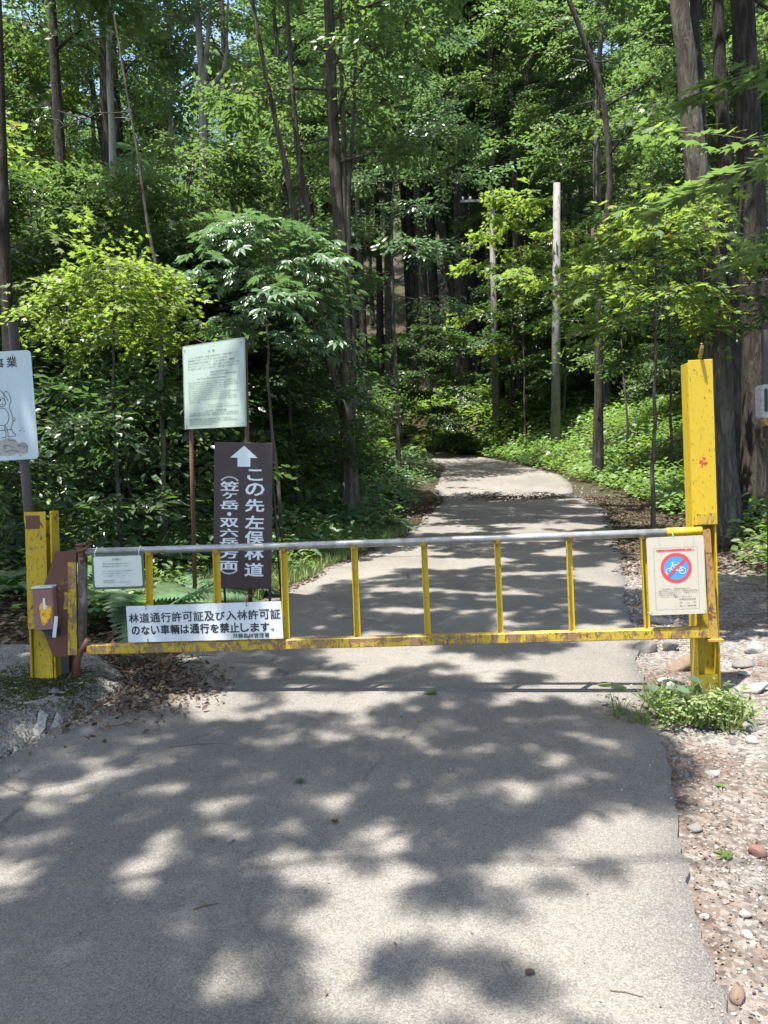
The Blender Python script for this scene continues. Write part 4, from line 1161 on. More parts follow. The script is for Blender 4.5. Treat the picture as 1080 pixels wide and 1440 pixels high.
stone(1047, 951, 18, 'small white stone in front of the flat grey stone', 'stone_pale', .6, .8, 10)
stone(1060, 916, 38, 'big pale boulder at the right edge behind the flat grey stone', 'stone_pale', .7, .8, 11, yaw=1)
stone(1060, 972, 60, 'broad half-buried pale slab right of the weed clump', 'stone_pale', .3, .6, 12)
stone(1056, 1026, 34, 'grey stone at the right end of the weed clump', 'stone', .6, .8, 13)
stone(1058, 1044, 20, 'small white stone just below the grey stone by the weeds', 'stone_pale', .7, .9, 14)
stone(1003, 1090, 28, 'pale flat stone on the gravel below the weed clump', 'stone_pale', .35, .8, 15)
stone(975, 1166, 30, 'grey embedded stone beside the road edge', 'stone', .4, .8, 16)
stone(1048, 1288, 22, 'whitish pebble near the right edge above the bottom corner', 'stone_pale', .6, .9, 17)
stone(1052, 1318, 20, 'white pebble nearer the bottom right corner', 'stone_pale', .6, .8, 18)
stone(990, 1292, 16, 'pale pebble against the road edge near the bottom', 'stone_pale', .6, .8, 19)
stone(325, 1185, 13, 'small pale stone lying alone on the dark asphalt', 'stone_pale', .7, .8, 20, on=road_z)
stone(851, 992, 14, 'small white stone at the road edge left of the weeds', 'stone_pale', .6, .8, 21, on=road_z)
stone(560, 1188, 5, 'tiny dark pebble in the middle of the road', 'stone', .7, .8, 22, on=road_z)
stone(316, 1133, 5, 'tiny black pebble left of the road centre', 'stone', .7, .8, 23, on=road_z)
def fallen(px, py, L_, label, mat, kind='oval', yaw=0, seed=0, on=road_z):
    d = ray(px, py)
    for tt in np.arange(1.2, 24, .01):
        p = CAM+d*tt
        if p[2] < float(on(p[0], p[1])): break
    tv, tf = leaf_shape(kind); tv = tv.copy(); tv[:, 1] -= .5; tv[:, 2] += .14; tv[:, 0] *= 1.4
    o = link('fallen_leaf', np_mesh('fallen_leaf', tv*L_, tf, np.full(len(tf), .4)), M[mat])
    o.location = (p[0], p[1], float(on(p[0], p[1]))+.004); o.rotation_euler = (.1, .1, yaw)
    return tag(o, label, 'leaf')
fallen(605, 977, .10, 'dark green fallen leaf on the gate shadow', 'leaf_dark', yaw=1.3)
fallen(421, 1101, .055, 'green fallen leaf on the shaded asphalt', 'leaf_dark', yaw=1.0)
fallen(470, 1157, .04, 'brown fallen leaf left of the road centre', 'dead', yaw=.4)
fallen(850, 965, .09, 'yellow-green fallen leaf near the right road edge', 'leaf_lime', yaw=1.5)
fallen(1013, 1108, .05, 'pale green leaf lying on the gravel', 'leaf_lime', 'oval', .5, on=grav_z)
fallen(1015, 1204, .07, 'ragged light green leaf on the gravel nearer the camera', 'leaf_lime', 'maple', 1.1, on=grav_z)
fallen(745, 1372, .035, 'curled brown leaf near the bottom of the road', 'dead', yaw=2.0)
def twig(px, py, qx, qy, r_, label):
    P = []
    for (a, b) in ((px, py), ((px+qx)/2, (py+qy)/2-1), (qx, qy)):
        d = ray(a, b)
        for tt in np.arange(1.2, 24, .01):
            p = CAM+d*tt
            if p[2] < float(road_z(p[0], p[1])): break
        P.append((p[0], p[1], float(road_z(p[0], p[1]))+r_))
    tag(MB().tube(P, [r_, r_*.9, r_*.5], 6).build('twig', M['twig']), label, 'twig')
twig(272, 1281, 306, 1273, .0028, 'short brown twig on the asphalt, left of centre')
twig(858, 1396, 904, 1406, .0022, 'thin straw on the lit asphalt at the bottom right')
twig(240, 1052, 315, 1046, .0018, 'long thin stem on the asphalt near the apron')

# weeds at the foot of the tall post
g = np.random.default_rng(61)
wc = ground_hit(956, 1008); wroot = empty('weed_clump', (wc[0], wc[1], float(Z(wc[0], wc[1]))))
tag(wroot, 'clump of small green weeds and grass at the foot of the tall yellow post', 'weeds')
n = 330; a = g.uniform(0, 6.28, n); q = np.sqrt(g.random(n))
wx = q*np.cos(a)*.36; wy = q*np.sin(a)*.24-wx*.12
kw_ = fbm(wx*7+3, wy*9+5, 2) > .42+.12*q; wx = wx[kw_]; wy = wy[kw_]; n = len(wx)
P = np.stack([wx, wy, Z(wc[0]+wx, wc[1]+wy)-Z(wc[0], wc[1])+.01], 1)
WC = [Clump(11, .06, .17, 700+k, .0) for k in range(4)]
v, t_, rn = foliage(WC, 'oval', .034, P, rotm(g.uniform(0, 6.28, n), g.normal(0, .2, n), g.normal(0, .2, n)), g.uniform(.6, 1.25, n), None, g)
link('small_leaves', np_mesh('small_leaves', v, t_, rn), M['weed'], wroot)
n = 2300; a = g.uniform(0, 6.28, n); q = np.sqrt(g.random(n))*g.uniform(.7, 1.2, n); wx = q*np.cos(a)*.38+.02; wy = q*np.sin(a)*.24-wx*.12
kw_ = fbm(wx*6+30, wy*8+5, 2) > .40+.14*q; wx = wx[kw_]; wy = wy[kw_]; n = len(wx)
tv = np.array([(-.03, 0, 0), (.03, 0, 0), (.022, .10, .55), (-.022, .10, .55), (0, .32, .95)], float); tf = np.array([(0, 1, 2), (0, 2, 3), (3, 2, 4)])
v, t_ = inst(tv, tf, np.stack([wx, wy, Z(wc[0]+wx, wc[1]+wy)-Z(wc[0], wc[1])], 1), rotm(g.uniform(0, 6.28, n), g.normal(0, .4, n), g.normal(0, .4, n)), g.uniform(.06, .19, n))
link('grass_blades', np_mesh('grass_blades', v, t_, np.repeat(g.random(n), 3)), M['grass'], wroot)
tv, tf = leaf_shape('oval'); tvb = tv.copy(); tvb[:, 0] *= 1.9; tvb[:, 1] -= .4
lm = np_mesh('leaf', tvb, tf, np.full(4, .3)); lm.materials.append(M['leaf_blue'])
for k in range(16):
    o = link('leaf', lm, None, wroot); a = g.uniform(0, 6.28); q = g.uniform(.3, 1)
    o.location = (q*math.cos(a)*.36, q*math.sin(a)*.18, g.uniform(.09, .17)); o.scale = (g.uniform(.06, .09),)*3; o.rotation_euler = (g.normal(0, .3), g.normal(0, .3), a)

# near maple branches reaching in from the right, every leaf a part
mv, mf = leaf_shape('maple')
mlm = np_mesh('leaf', mv, mf, np.full(len(mf), .45)); mlm.materials.append(M['leaf_mid'])
mlm2 = np_mesh('leaf', mv*np.array([1, 1, .5]), mf, np.full(len(mf), .9)); mlm2.materials.append(M['leaf_mid'])
mlm3 = np_mesh('leaf', mv, mf, np.full(len(mf), .8)); mlm3.materials.append(M['leaf_lime'])
def bough(pix, depth, nleaf, size, label, seed, spread=.35):
    g = np.random.default_rng(seed)
    P = [spot(x, y, depth*q) for (x, y, q) in pix]; o0 = P[0]
    root = empty('maple_branch', o0); tag(root, label, 'branch')
    L_ = [p-o0 for p in P]
    MB().tube(L_, list(np.linspace(.014, .004, len(L_))), 6).build('stem', M['bark'], root, True)
    q = np.linspace(0, 1, len(L_)); L_ = np.array(L_)
    for k in range(nleaf):
        u = .12+.88*(k+.5)/nleaf; b = np.array([np.interp(u, q, L_[:, i]) for i in range(3)])
        dr = L_[-1]-L_[0]; yaw = math.atan2(dr[1], dr[0])-math.pi/2
        side = 1 if k % 2 else -1
        off = side*g.uniform(.04, spread)*(1.1-.5*u); a = yaw-side*g.uniform(.3, 1.2)
        o = link('leaf', mlm3 if g.random() < .07 else (mlm, mlm2)[int(g.integers(0, 2))], None, root)
        o.location = (b[0]+off*math.cos(yaw), b[1]+off*math.sin(yaw), b[2]+g.normal(0, .03)-abs(off)*.12)
        o.rotation_euler = (g.normal(-.12, .14), g.normal(0, .2), a); o.scale = (size*g.uniform(.75, 1.15),)*3
bough([(1330, 150, 1.0), (1200, 195, 1.0), (1080, 225, .97), (985, 262, .95), (925, 285, .95)], 5.6, 70, .17, 'near maple branch with dark leaves crossing the big trunk at upper right', 1)
bough([(1300, 60, 1.0), (1160, 80, 1.0), (1040, 110, 1.02), (960, 140, 1.04)], 6.6, 60, .17, 'maple branch hanging at the top right corner', 2)
bough([(1300, 330, 1.0), (1180, 330, 1.0), (1080, 345, 1.0), (1010, 372, 1.0)], 7.2, 44, .15, 'lower maple branch reaching in from the right edge', 3)
bough([(1280, 240, 1.0), (1150, 210, 1.0), (1010, 190, 1.05), (900, 180, 1.08)], 7.6, 56, .16, 'shaded maple branch behind the near one at upper right', 4)

# labels that say which one: ranked by distance within the stretch of forest they stand in
def where(px):
    for lim, t_ in ((60, 'behind the white sign at the left edge'), (130, 'above the short left gate post'), (255, 'left of the notice board'), (345, 'behind the notice board'),
                    (480, 'right of the notice board'), (600, 'left of the road bend'), (690, 'straight beyond the road bend'), (790, 'by the two utility poles'),
                    (900, 'right of the utility poles'), (965, 'left of the tall yellow post')):
        if px < lim: return t_
    return 'at the right edge of the photo'
RANK = ['nearest', 'second nearest', 'third nearest', 'fourth nearest', 'fifth nearest', 'sixth nearest']
PLUR = {'ferns in the bank left of the road': 'dark green fern', 'ferns at the foot of the right-hand trees': 'dark fern', 'dark trunks beyond the road bend': 'straight dark trunk'}
bins = {}
for o in list(COL.objects):
    gname = o.get('group')
    if o.parent or not gname or gname.startswith('trees overhanging'): continue
    px = float(to_px(*[np.array(v) for v in o.location])[0])
    if not -60 < px < 1140: continue
    kind_ = PLUR.get(gname) or o['label'].split(' deep in')[0].split(' among')[0].split(' beyond')[0].split(' on the forest')[0].split(' beside')[0]
    bins.setdefault((kind_, where(px)), []).append(o)
for (kind_, wh), L_ in bins.items():
    L_.sort(key=lambda o: o.location.y)
    for k, o in enumerate(L_[:6]):
        o['label'] = f'{RANK[k]} {kind_} {wh}' if len(L_) > 1 else f'{kind_} {wh}'
    for o in L_[6:]: o['label'] = f'{kind_} farther back {wh}'

# ------------------------------------------------------------------ the barrier gate
GL = spot(118, 915, 4.92); GR = spot(992, 895, 4.47)
gax = np.array([GR[0]-GL[0], GR[1]-GL[1]]); GW = float(np.linalg.norm(gax)); gang = math.atan2(gax[1], gax[0])
GZ0 = float(road_z(GL[0], GL[1]))
gate = empty('barrier_gate', (GL[0], GL[1], GZ0), gang)
tag(gate, 'yellow steel swing gate with grey top rail closed across the forest road', 'gate')
def on_gate(px, py, off=0.0):
    """place seen at px,py in the gate's own upright plane -> (s, z)"""
    nx, ny = -math.sin(gang), math.cos(gang); d = ray(px, py)
    t_ = ((GL[0]-CAM[0])*nx+(GL[1]-CAM[1])*ny+off)/(d[0]*nx+d[1]*ny); p = CAM+d*t_
    return ((p[0]-GL[0])*math.cos(gang)+(p[1]-GL[1])*math.sin(gang), p[2]-GZ0)
s0, z0 = on_gate(122, 776); s1, z1 = on_gate(984, 747)
rail = MB(); rail.tube([(s0, 0, z0), (s0+(s1-s0)*.33, 0, z0+(z1-z0)*.33-.006), (s0+(s1-s0)*.66, 0, z0+(z1-z0)*.66-.004), (s1, 0, z1)], .0235, 20)
rail.build('top_rail', M['pipe'], gate, True)
sc0 = (s0+(s1-s0)*.95)
MB().tube([(sc0, 0, z0+(z1-z0)*.95), (s1+.01, 0, z1)], .0262, 20).build('painted_rail_end', M['yellow'], gate, True)
zt = lambda s_: z0+(z1-z0)*(s_-s0)/(s1-s0)
b0, zb0 = on_gate(124, 913); b1, zb1 = on_gate(997, 888.5)
zb = lambda s_: zb0+(zb1-zb0)*(s_-b0)/(b1-b0)
k = (zb1-zb0)/(b1-b0)
MB().box(((b0+b1)/2, 0, zb((b0+b1)/2)), (b1-b0, .06, .062), Matrix.Rotation(-math.atan(k), 3, 'Y'), .005).build('bottom_rail', M['yellow_rusty'], gate)
bars = [(209.5, 780, 211, 905), (304, 775, 308, 903), (399, 772, 403, 900), (498, 768, 503, 899), (596, 764, 602, 896), (699, 760, 704, 892), (800, 757, 805, 889), (904.5, 753, 911, 886)]
wd = .036
for i, (xa, ya, xb, yb) in enumerate(bars):
    sa = on_gate(xa, ya)[0]; sb = on_gate(xb, yb)[0]
    zt_ = zt(sa)-.020; zb_ = zb(sb)+.030
    hgt = zt_-zb_
    mb = MB(); ang = math.atan2(sa-sb, hgt)
    t1 = .005
    rot = Matrix.Rotation(ang, 3, 'Y')
    c = Vector(((sa+sb)/2, 0, (zt_+zb_)/2))
    # an angle bar: two thin legs at a right angle
    mb.box(c+rot @ Vector((-wd/2+t1/2, .0, 0)), (t1, wd, hgt), rot)
    mb.box(c+rot @ Vector((.0026, wd/2-t1/2, 0)), (wd-t1, t1, hgt), rot)
    mb.build('bar', M['yellow'], gate)
    MB().tube([(sa, -.0, zt_+.012), (sa, 0, zt_-.016)], [.030, .022], 10).build('weld_collar', M['yellow_rusty'], gate)
# end frame that slots into the post
e0 = on_gate(993, 748); e1 = on_gate(1004, 896)
mb = MB(); rot = Matrix.Rotation(math.atan2(e0[0]-e1[0], e0[1]-e1[1]), 3, 'Y'); c = Vector(((e0[0]+e1[0])/2-.005, 0, (e0[1]+e1[1])/2))
hgt = e0[1]-e1[1]+.03
mb.box(c+rot @ Vector((-.0, -.02, 0)), (.045, .006, hgt), rot); mb.box(c+rot @ Vector((.0195, .004, 0)), (.006, .042, hgt), rot)
mb.build('end_bar', M['orange_rust'], gate)
MB().box((e1[0]+.0, -.01, e1[1]-.012), (.085, .07, .012)).build('latch_plate', M['orange_rust'], gate)
mb = MB(); br0 = on_gate(982, 862); br1 = on_gate(998, 884)
mb.tube([(br0[0]-.03, .02, br0[1]+.05), (br1[0]-.01, .02, br1[1])], .008, 6).build('corner_brace', M['orange_rust'], gate)
# hinge side: pivot pipe, knuckle, strut, hook
p0 = on_gate(116, 772); p1 = on_gate(113, 912)
MB().tube([(p0[0], 0, p0[1]-.05), (p1[0]+.01, 0, p1[1]-.02)], .030, 14).build('pivot_pipe', M['pivot'], gate, True)
MB().tube([(p0[0]-.012, 0, p0[1]-.09), (p0[0]-.012, 0, p0[1]+.03)], .024, 12).tube([(p0[0]-.012, 0, p0[1]+.02), (p0[0]-.012, 0, p0[1]+.035)], .032, 12).build('pivot_pin', M['rust'], gate, True)
st0 = on_gate(122, 898); st1 = on_gate(108, 952)
MB().tube([(st0[0]+.02, -.02, st0[1]), (st0[0]-.03, -.02, st0[1]-.07), (st1[0]+.005, 0, st1[1]+.1), (st1[0], 0, st1[1])], [.018, .02, .024, .026], 10).build('strut', M['rust'], gate, True)
MB().tube([(st1[0]-.045, .05, st0[1]-.06), (st1[0]-.035, .03, st1[1]+.05), (st1[0]-.05, 0, st1[1]-.01)], .014, 8).build('chain_link', M['rust'], gate, True)
hk = [on_gate(a, b) for a, b in ((112, 776), (122, 772), (129, 767), (131, 760), (127, 757))]
MB().tube([(a, -.03, b) for a, b in hk], .008, 8).build('hook', M['rust'], gate, True)

# short left post with its brackets
A = spot(68, 945, 4.98); LPz = float(ap_z(A[0], A[1]))-.05
lp = empty('gate_post', (A[0], A[1], LPz), .10)
tag(lp, 'short rusty yellow hinge post at the left end of the gate', 'gate post')
ztop = spot(66, 719, 4.95)[2]-LPz
k = 4.95/FPX
lean = Matrix.Rotation(R(1.5), 3, 'Y')
H2 = ztop/2
MB().box((-.012, -.07, ztop*.5+.19), (.128, .012, ztop-.38), lean, .002).box((-.012, -.07, ztop-.035), (.118, .013, .07), lean).build('front_flange', M['yellow_old'], lp)
MB().box((-.018, -.0775, ztop-.065), (.085, .0035, .085), lean).build('rust_patch', M['redbrown'], lp)
MB().box((.078, .0, H2), (.012, .15, ztop), lean, .002).build('side_flange', M['yellow_old'], lp)
MB().box((-.07, .0, H2-.05), (.012, .15, ztop-.1), lean, .002).build('back_flange', M['yellow_dirty'], lp)
MB().box((0, .03, H2-.03), (.14, .012, ztop-.06), lean).build('web', M['yellow_dirty'], lp)
MB().box((-.01, -.045, .20), (.115, .012, .42), lean).build('lower_plate', M['yellow_dirty'], lp)
def on_lp(px, py, off=-.09):
    d = ray(px, py); nx, ny = -math.sin(.10), math.cos(.10)
    t_ = ((A[0]-CAM[0])*nx+(A[1]-CAM[1])*ny+off)/(d[0]*nx+d[1]*ny); p = CAM+d*t_
    return ((p[0]-A[0])*math.cos(.10)+(p[1]-A[1])*math.sin(.10), p[2]-LPz)
MB().prism([on_lp(*q) for q in ((63, 822), (60, 883), (76, 923), (97, 923), (97, 775), (79, 775))], -.105, -.095).build('bracket_plate', M['redbrown'], lp)
MB().prism([on_lp(*q) for q in ((97, 790), (97, 920), (110, 920), (108, 790))], -.115, -.085).prism([on_lp(*q) for q in ((92, 832), (91, 856), (96.5, 856), (96.5, 832))], -.112, -.106).build('bracket_edge', M['yellow_rusty'], lp)
MB().prism([on_lp(*q) for q in ((96, 774), (96, 790), (108, 790), (109, 774))], -.112, -.05).build('hinge_lug', M['redbrown'], lp)
MB().prism([on_lp(*q) for q in ((86, 923), (87, 946), (98, 946), (97, 923))], -.10, -.03).build('foot_plate', M['black_metal'], lp)  # black block standing in for the shade inside a dark opening
# permit box
bx0 = on_lp(49, 826, -.14); bx1 = on_lp(80, 883, -.14)
cx, cz = (bx0[0]+bx1[0])/2, (bx0[1]+bx1[1])/2; bw, bh = bx1[0]-bx0[0], bx0[1]-bx1[1]
def lpw(x, y, z):
    c, s_ = math.cos(.10), math.sin(.10); return (A[0]+x*c-y*s_, A[1]+x*s_+y*c, LPz+z)
bx = empty('metal_box', lpw(cx, -.15, cz), .10); tag(bx, 'small faded red metal box with a peeling yellow sticker on the left gate post', 'box')
MB().box((0, 0, 0), (bw, .085, bh), None, .004).build('case', M['box_red'], bx)
MB().box((0.0, -.004, bh/2+.004), (bw+.006, .095, .009)).build('lid', M['white_panel'], bx)
g = np.random.default_rng(3)
poly = []
for q in range(26):
    a = q/26*6.283; rr = 1+.22*math.sin(3*a+1)+.2*g.random()
    poly.append((.012+.033*rr*math.cos(a), -.025+.062*rr*math.sin(a)))
MB().prism(poly, -.0448, -.0435).build('sticker', M['sticker'], bx)
MB().prism([(.0, .0), (.018, -.002), (.016, .07), (.003, .068)], -.0462, -.045).build('sticker_scrap', M['print_white'], bx)
MB().prism([(-.03, -bh/2-.001), (bw/2+.012, -bh/2-.001), (bw/2+.01, -bh/2-.05), (.02, -bh/2-.045)], -.02, .03).build('bracket', M['black_metal'], bx)
tg = empty('white_tag', lpw(on_lp(79, 866, -.17)[0], -.2, on_lp(79, 866, -.17)[1]), .10); tag(tg, 'narrow white plastic tag hanging by the red box', 'tag')
MB().box((0, 0, -.065), (.022, .006, .135), Matrix.Rotation(R(9), 3, 'Y'), .002).build('strip', M['white_panel'], tg)
MB().tube([(0.006, .05, .005), (.008, 0, 0)], .003, 6).build('pin', M['rust'], tg)

# tall right post: channel, open towards the road
B = spot(993, 968, 4.60); RPz = float(Z(B[0], B[1]))-.08
rp = empty('gate_post', (B[0], B[1], RPz), -.06)
tag(rp, 'tall bright yellow latch post at the right end of the gate', 'gate post')
RH = spot(981, 508, 4.60)[2]-RPz; W = .138; D = .12
lean = Matrix.Rotation(R(-.9), 3, 'Y')
def rb(mb, c, d, bev=0): return mb.box(lean @ Vector(c), d, lean, bev)
rb(MB(), (-W/2+.005, 0, RH/2-.006), (.009, D, RH-.012), .001).build('left_flange', M['yellow'], rp)
rb(MB(), (W/2-.005, 0, RH/2), (.009, D, RH), .001).build('right_flange', M['yellow'], rp)
rb(MB(), (0, .03, RH/2-.004), (W-.02, .008, RH-.008)).build('web', M['yellow_dirty'], rp)
zc = spot(985, 737, 4.60)[2]-RPz
rb(MB(), (.004, -D/2-.004, (RH+zc)/2), (W+.002, .008, RH-zc), .0015).build('cover_plate', M['yellow'], rp)
rb(MB(), (.012, -D/2-.0095, zc+.035), (W-.03, .003, .065)).build('tape_patch', M['yellow_rusty'], rp)
rb(MB(), (0, -D/2+.01, .085), (W-.022, .008, .22)).build('lower_plate', M['yellow'], rp)
MB().tube([lean @ Vector(v) for v in ((.008, -.03, RH-.01), (.008, -.05, RH+.02), (.006, -.085, RH+.045), (.002, -.105, RH+.075), (.004, -.095, RH+.088))], [.012, .012, .011, .010, .007], 10).build('hook', M['orange_rust'], rp, True)
mb = MB()
g = np.random.default_rng(4)
for q in range(26):
    a = g.uniform(0, 6.28); rr = .022*math.sqrt(g.random()); mb.add([( -.02+rr*math.cos(a)+dx*.004, -D/2-.0092, RH*.71+rr*math.sin(a)*1.2+dz*.004) for dx, dz in ((-1, -1), (1, -.7), (.8, 1), (-.9, .8))], [(0, 1, 2, 3)])
mb.build('red_paint_smudge', M['print_red'], rp)

# ------------------------------------------------------------------ signs hung on the gate
def hang(name, pts, off, thick, mat, label, cat, panel='panel', rad=.004):
    """pts: four corners TL,TR,BR,BL as seen; returns root with local frame centred, and size"""
    q = [on_gate(*p, off) for p in pts]
    cx = sum(a[0] for a in q)/4; cz = sum(a[1] for a in q)/4
    wv = math.hypot((q[1][0]-q[0][0]+q[2][0]-q[3][0])/2, 0); hv = (q[0][1]+q[1][1]-q[2][1]-q[3][1])/2
    tilt = math.atan2((q[1][1]-q[0][1]+q[2][1]-q[3][1])/2, wv)
    c, s_ = math.cos(gang), math.sin(gang)
    nx, ny = -s_, c
    loc = (GL[0]+cx*c+nx*off, GL[1]+cx*s_+ny*off, GZ0+cz)
    r_ = empty(name, loc); r_.rotation_euler = (Matrix.Rotation(gang, 3, 'Z') @ Matrix.Rotation(-tilt, 3, 'Y')).to_euler()
    tag(r_, label, cat)
    MB().prism(rounded(wv, hv, rad), -thick/2, thick/2).build(panel, mat, r_)
    return r_, wv, hv
pr, w_, h_ = hang('permit_sign', ((179, 852), (397, 846), (397, 897), (179, 904)), -.045, .004, M['white_panel'], 'wide white sign with two lines of black Japanese text low on the gate', 'sign')
y = -.0032
def row(mb, s, x0, x1, cz, hh, y, bold=.02, gaps=None):
    n = len(s); step = (x1-x0)/n
    for i, ch in enumerate(s):
        if ch == ' ': continue
        hs = .75 if ch in 'のないはをしますび' else 1.0
        if ch == '。': glyphs(mb, ch, x0+step*(i+.25), cz-hh*.3, step*.3, hh*.28, y, bold)
        elif ch == '・': glyphs(mb, ch, x0+step*(i+.5), cz, step*.2, hh*.2, y, bold)
        else: glyphs(mb, ch, x0+step*(i+.5), cz-(1-hs)*hh*.1, step*(.93 if hs == 1 else .85), hh*(1 if hs == 1 else .9), y, bold)
mb = MB(); row(mb, '林道通行許可証及び入林許可証', -w_*.488, w_*.494, h_*.165, h_*.27, y, .022); mb.build('upper_lettering', M['print_worn'], pr)
for a, b in ((-.37, .42), (.28, .42), (-.37, -.43), (.28, -.43)): MB().tube([(a*w_, -.002, b*h_), (a*w_, -.006, b*h_)], .0045, 8).build('rivet', M['rust'], pr)
mb = MB(); row(mb, 'のない車輌は通行を禁止します。', -w_*.478, w_*.485, -h_*.17, h_*.27, y, .028); mb.build('lower_lettering', M['print_black'], pr)
mb = MB(); row(mb, '飛騨森林管理署', w_*.18, w_*.415, -h_*.40, h_*.13, y, .012); mb.build('small_lettering', M['print_black'], pr)
mb = MB()
for q in (-.37, .28): mb.tube([(w_*q, -.004, h_*.5-.01), (w_*q, -.006, h_*.5+.012), (w_*q, .05, h_*.5+.02)], .0022, 5).tube([(w_*q, -.004, -h_*.5+.01), (w_*q, -.006, -h_*.5-.012), (w_*q, .05, -h_*.5-.02)], .0022, 5)
mb.build('tie_wire', M['rust'], pr)

br, w_, h_ = hang('bicycle_sign', ((908, 756), (987, 753), (996, 862), (914, 866)), -.05, .004, M['cream_panel'], 'cream sign with a crossed-out bicycle in a red and blue circle on the gate', 'sign', rad=.014)
# shear of the sign: it hangs turned a little
mb = MB()
fr = [(-.38*w_, .36*h_), (.38*w_, .36*h_), (.38*w_, -.43*h_), (-.38*w_, -.43*h_)]
for i in range(4): mb.ribbon([fr[i], fr[(i+1) % 4]], .0011, -.0028)
mb.build('border_line', M['print_grey'], br)
mb = MB(); glyphs(mb, '軽車両(自転車等)乗入禁止', 0, .325*h_, .67*w_, .034*h_, -.003, .03); mb.build('red_title', M['print_red'], br)
ccz = .10*h_; cr = .212*w_*1.28
MB().disc(0, ccz, cr*.80, -.0026, 48).build('blue_disc', M['print_blue'], br)
mb = MB(); mb.disc(0, ccz, cr, -.0032, 48, cr*.79); mb.build('red_ring', M['print_red'], br)
mb = MB()
u = cr
def circ(cx, cz, r_, n=22): return [(cx+r_*math.cos(6.2832*k/n), cz+r_*math.sin(6.2832*k/n)) for k in range(n+1)]
bl, brr = (-.44*u, ccz-.22*u), (.40*u, ccz-.20*u)
mb.ribbon(circ(*bl, .21*u), .05*u, -.0036); mb.ribbon(circ(*brr, .21*u), .05*u, -.0036)
for seg in ([bl, (-.24*u, ccz+.22*u), (-.20*u, ccz+.36*u)], [(-.30*u, ccz+.36*u), (-.14*u, ccz+.38*u)], [(-.24*u, ccz+.20*u), (.20*u, ccz+.20*u), (.02*u, ccz-.2*u), (-.24*u, ccz+.20*u)],
            [(.02*u, ccz-.20*u), brr, (.20*u, ccz+.20*u)], [(.20*u, ccz+.20*u), (.24*u, ccz+.32*u)], [(.14*u, ccz+.32*u), (.34*u, ccz+.32*u)]):
    mb.ribbon(seg, .045*u, -.0036)
mb.build('bicycle_pictogram', M['print_white'], br)
mb = MB(); mb.ribbon([(-.57*u, ccz-.57*u), (.57*u, ccz+.57*u)], .17*u, -.0042); mb.build('red_slash', M['print_red'], br)
mb = MB()
for i, (s, x0, x1) in enumerate((('この林道は、関係車両以外の', -.30, .22), ('通行を禁止しております。軽車両(自転車等)', -.33, .36), ('の乗り入れは危険ですので、ご遠慮ください。', -.35, .36),
                                 ('ご協力をお願い', -.35, .02), ('いたします。ご理解とご協力のほど', -.30, .25))):
    textline(mb, s, x0*w_, (-.175-.026*i)*h_, .021*h_, -.003, .02, (x1-x0)*w_)
for i, s in enumerate(('飛騨森林管理署', '高　山　市', '高 山 警察署')): textline(mb, s, .03*w_, (-.315-.042*i)*h_, .024*h_, -.003, .02, .29*w_)
mb.build('small_lettering', M['print_grey'], br)
mb = MB()
for (a, b) in ((-.46, -.47), (.47, -.46), (-.02, .5)):
    mb.tube([(a*w_, -.004, b*h_), (a*w_+(-.02 if a < -.1 else (.03 if a > .1 else 0)), .03, b*h_+(.0 if abs(a) > .1 else .02))], .0025, 5)
mb.build('tie_wire', M['rope'], br)

nt, w_, h_ = hang('paper_notice', ((132, 783), (199, 781), (200, 824), (133, 826)), -.035, .003, M['paper'], 'small pale laminated notice under the left end of the top rail', 'notice', rad=.012)
MB().prism(rounded(w_+.03, h_+.03, .004, 3), .002, .0035).build('plastic_sleeve', M['sleeve'], nt)
mb = MB(); textline(mb, 'お願い', -.11*w_, .36*h_, .09*h_, -.0025, .02, .2*w_)
for i, (s, a, b, zz) in enumerate((('林道は落石等の危険がありますので', -.32, .30, .24), ('関係者以外の通行を禁止しています', -.32, .22, .16), ('なお、入林される方は入山届を提出し', -.34, .34, 0), ('て、十分に注意して通行してください', -.34, .27, -.08),
                                     ('ようお願いいたします。', -.32, .18, -.16), ('飛騨森林管理署', -.32, -.10, -.31), ('電話 林道担当まで　お問い合わせ', -.32, .22, -.37))):
    textline(mb, s, a*w_, zz*h_, .045*h_, -.0025, .01, (b-a)*w_)
mb.build('lettering', M['print_grey'], nt)
mb = MB()
for a in (-.46, .46): mb.tube([(a*w_, 0, h_*.45), (a*w_, -.004, h_*.62), (a*w_, .03, h_*.80), (a*w_, .06, h_*.6)], .002, 5)
mb.build('tie_string', M['print_white'], nt)

# ------------------------------------------------------------------ standing signs
def board_frame(name, pts, depth, label, cat, rz=0.0, roll=0.0, depth2=None):
    P = [spot(x, y, depth if i in (0, 3) else (depth2 or depth)) for i, (x, y) in enumerate(pts)]
    c = sum(P)/4; wv = (np.linalg.norm(P[1]-P[0])+np.linalg.norm(P[2]-P[3]))/2; hv = (np.linalg.norm(P[3]-P[0])+np.linalg.norm(P[2]-P[1]))/2
    ex = (P[1]-P[0]+P[2]-P[3]); rz = math.atan2(ex[1], ex[0]); tilt = math.atan2(ex[2], math.hypot(ex[0], ex[1]))
    up = (P[0]-P[3]+P[1]-P[2]); 
    tl = -math.atan2(up[0], up[2])
    r_ = empty(name, c); r_.rotation_euler = (Matrix.Rotation(rz, 3, 'Z') @ Matrix.Rotation(-(tilt+tl)/2 if roll is None else -roll, 3, 'Y')).to_euler()
    tag(r_, label, cat); return r_, wv, hv, c
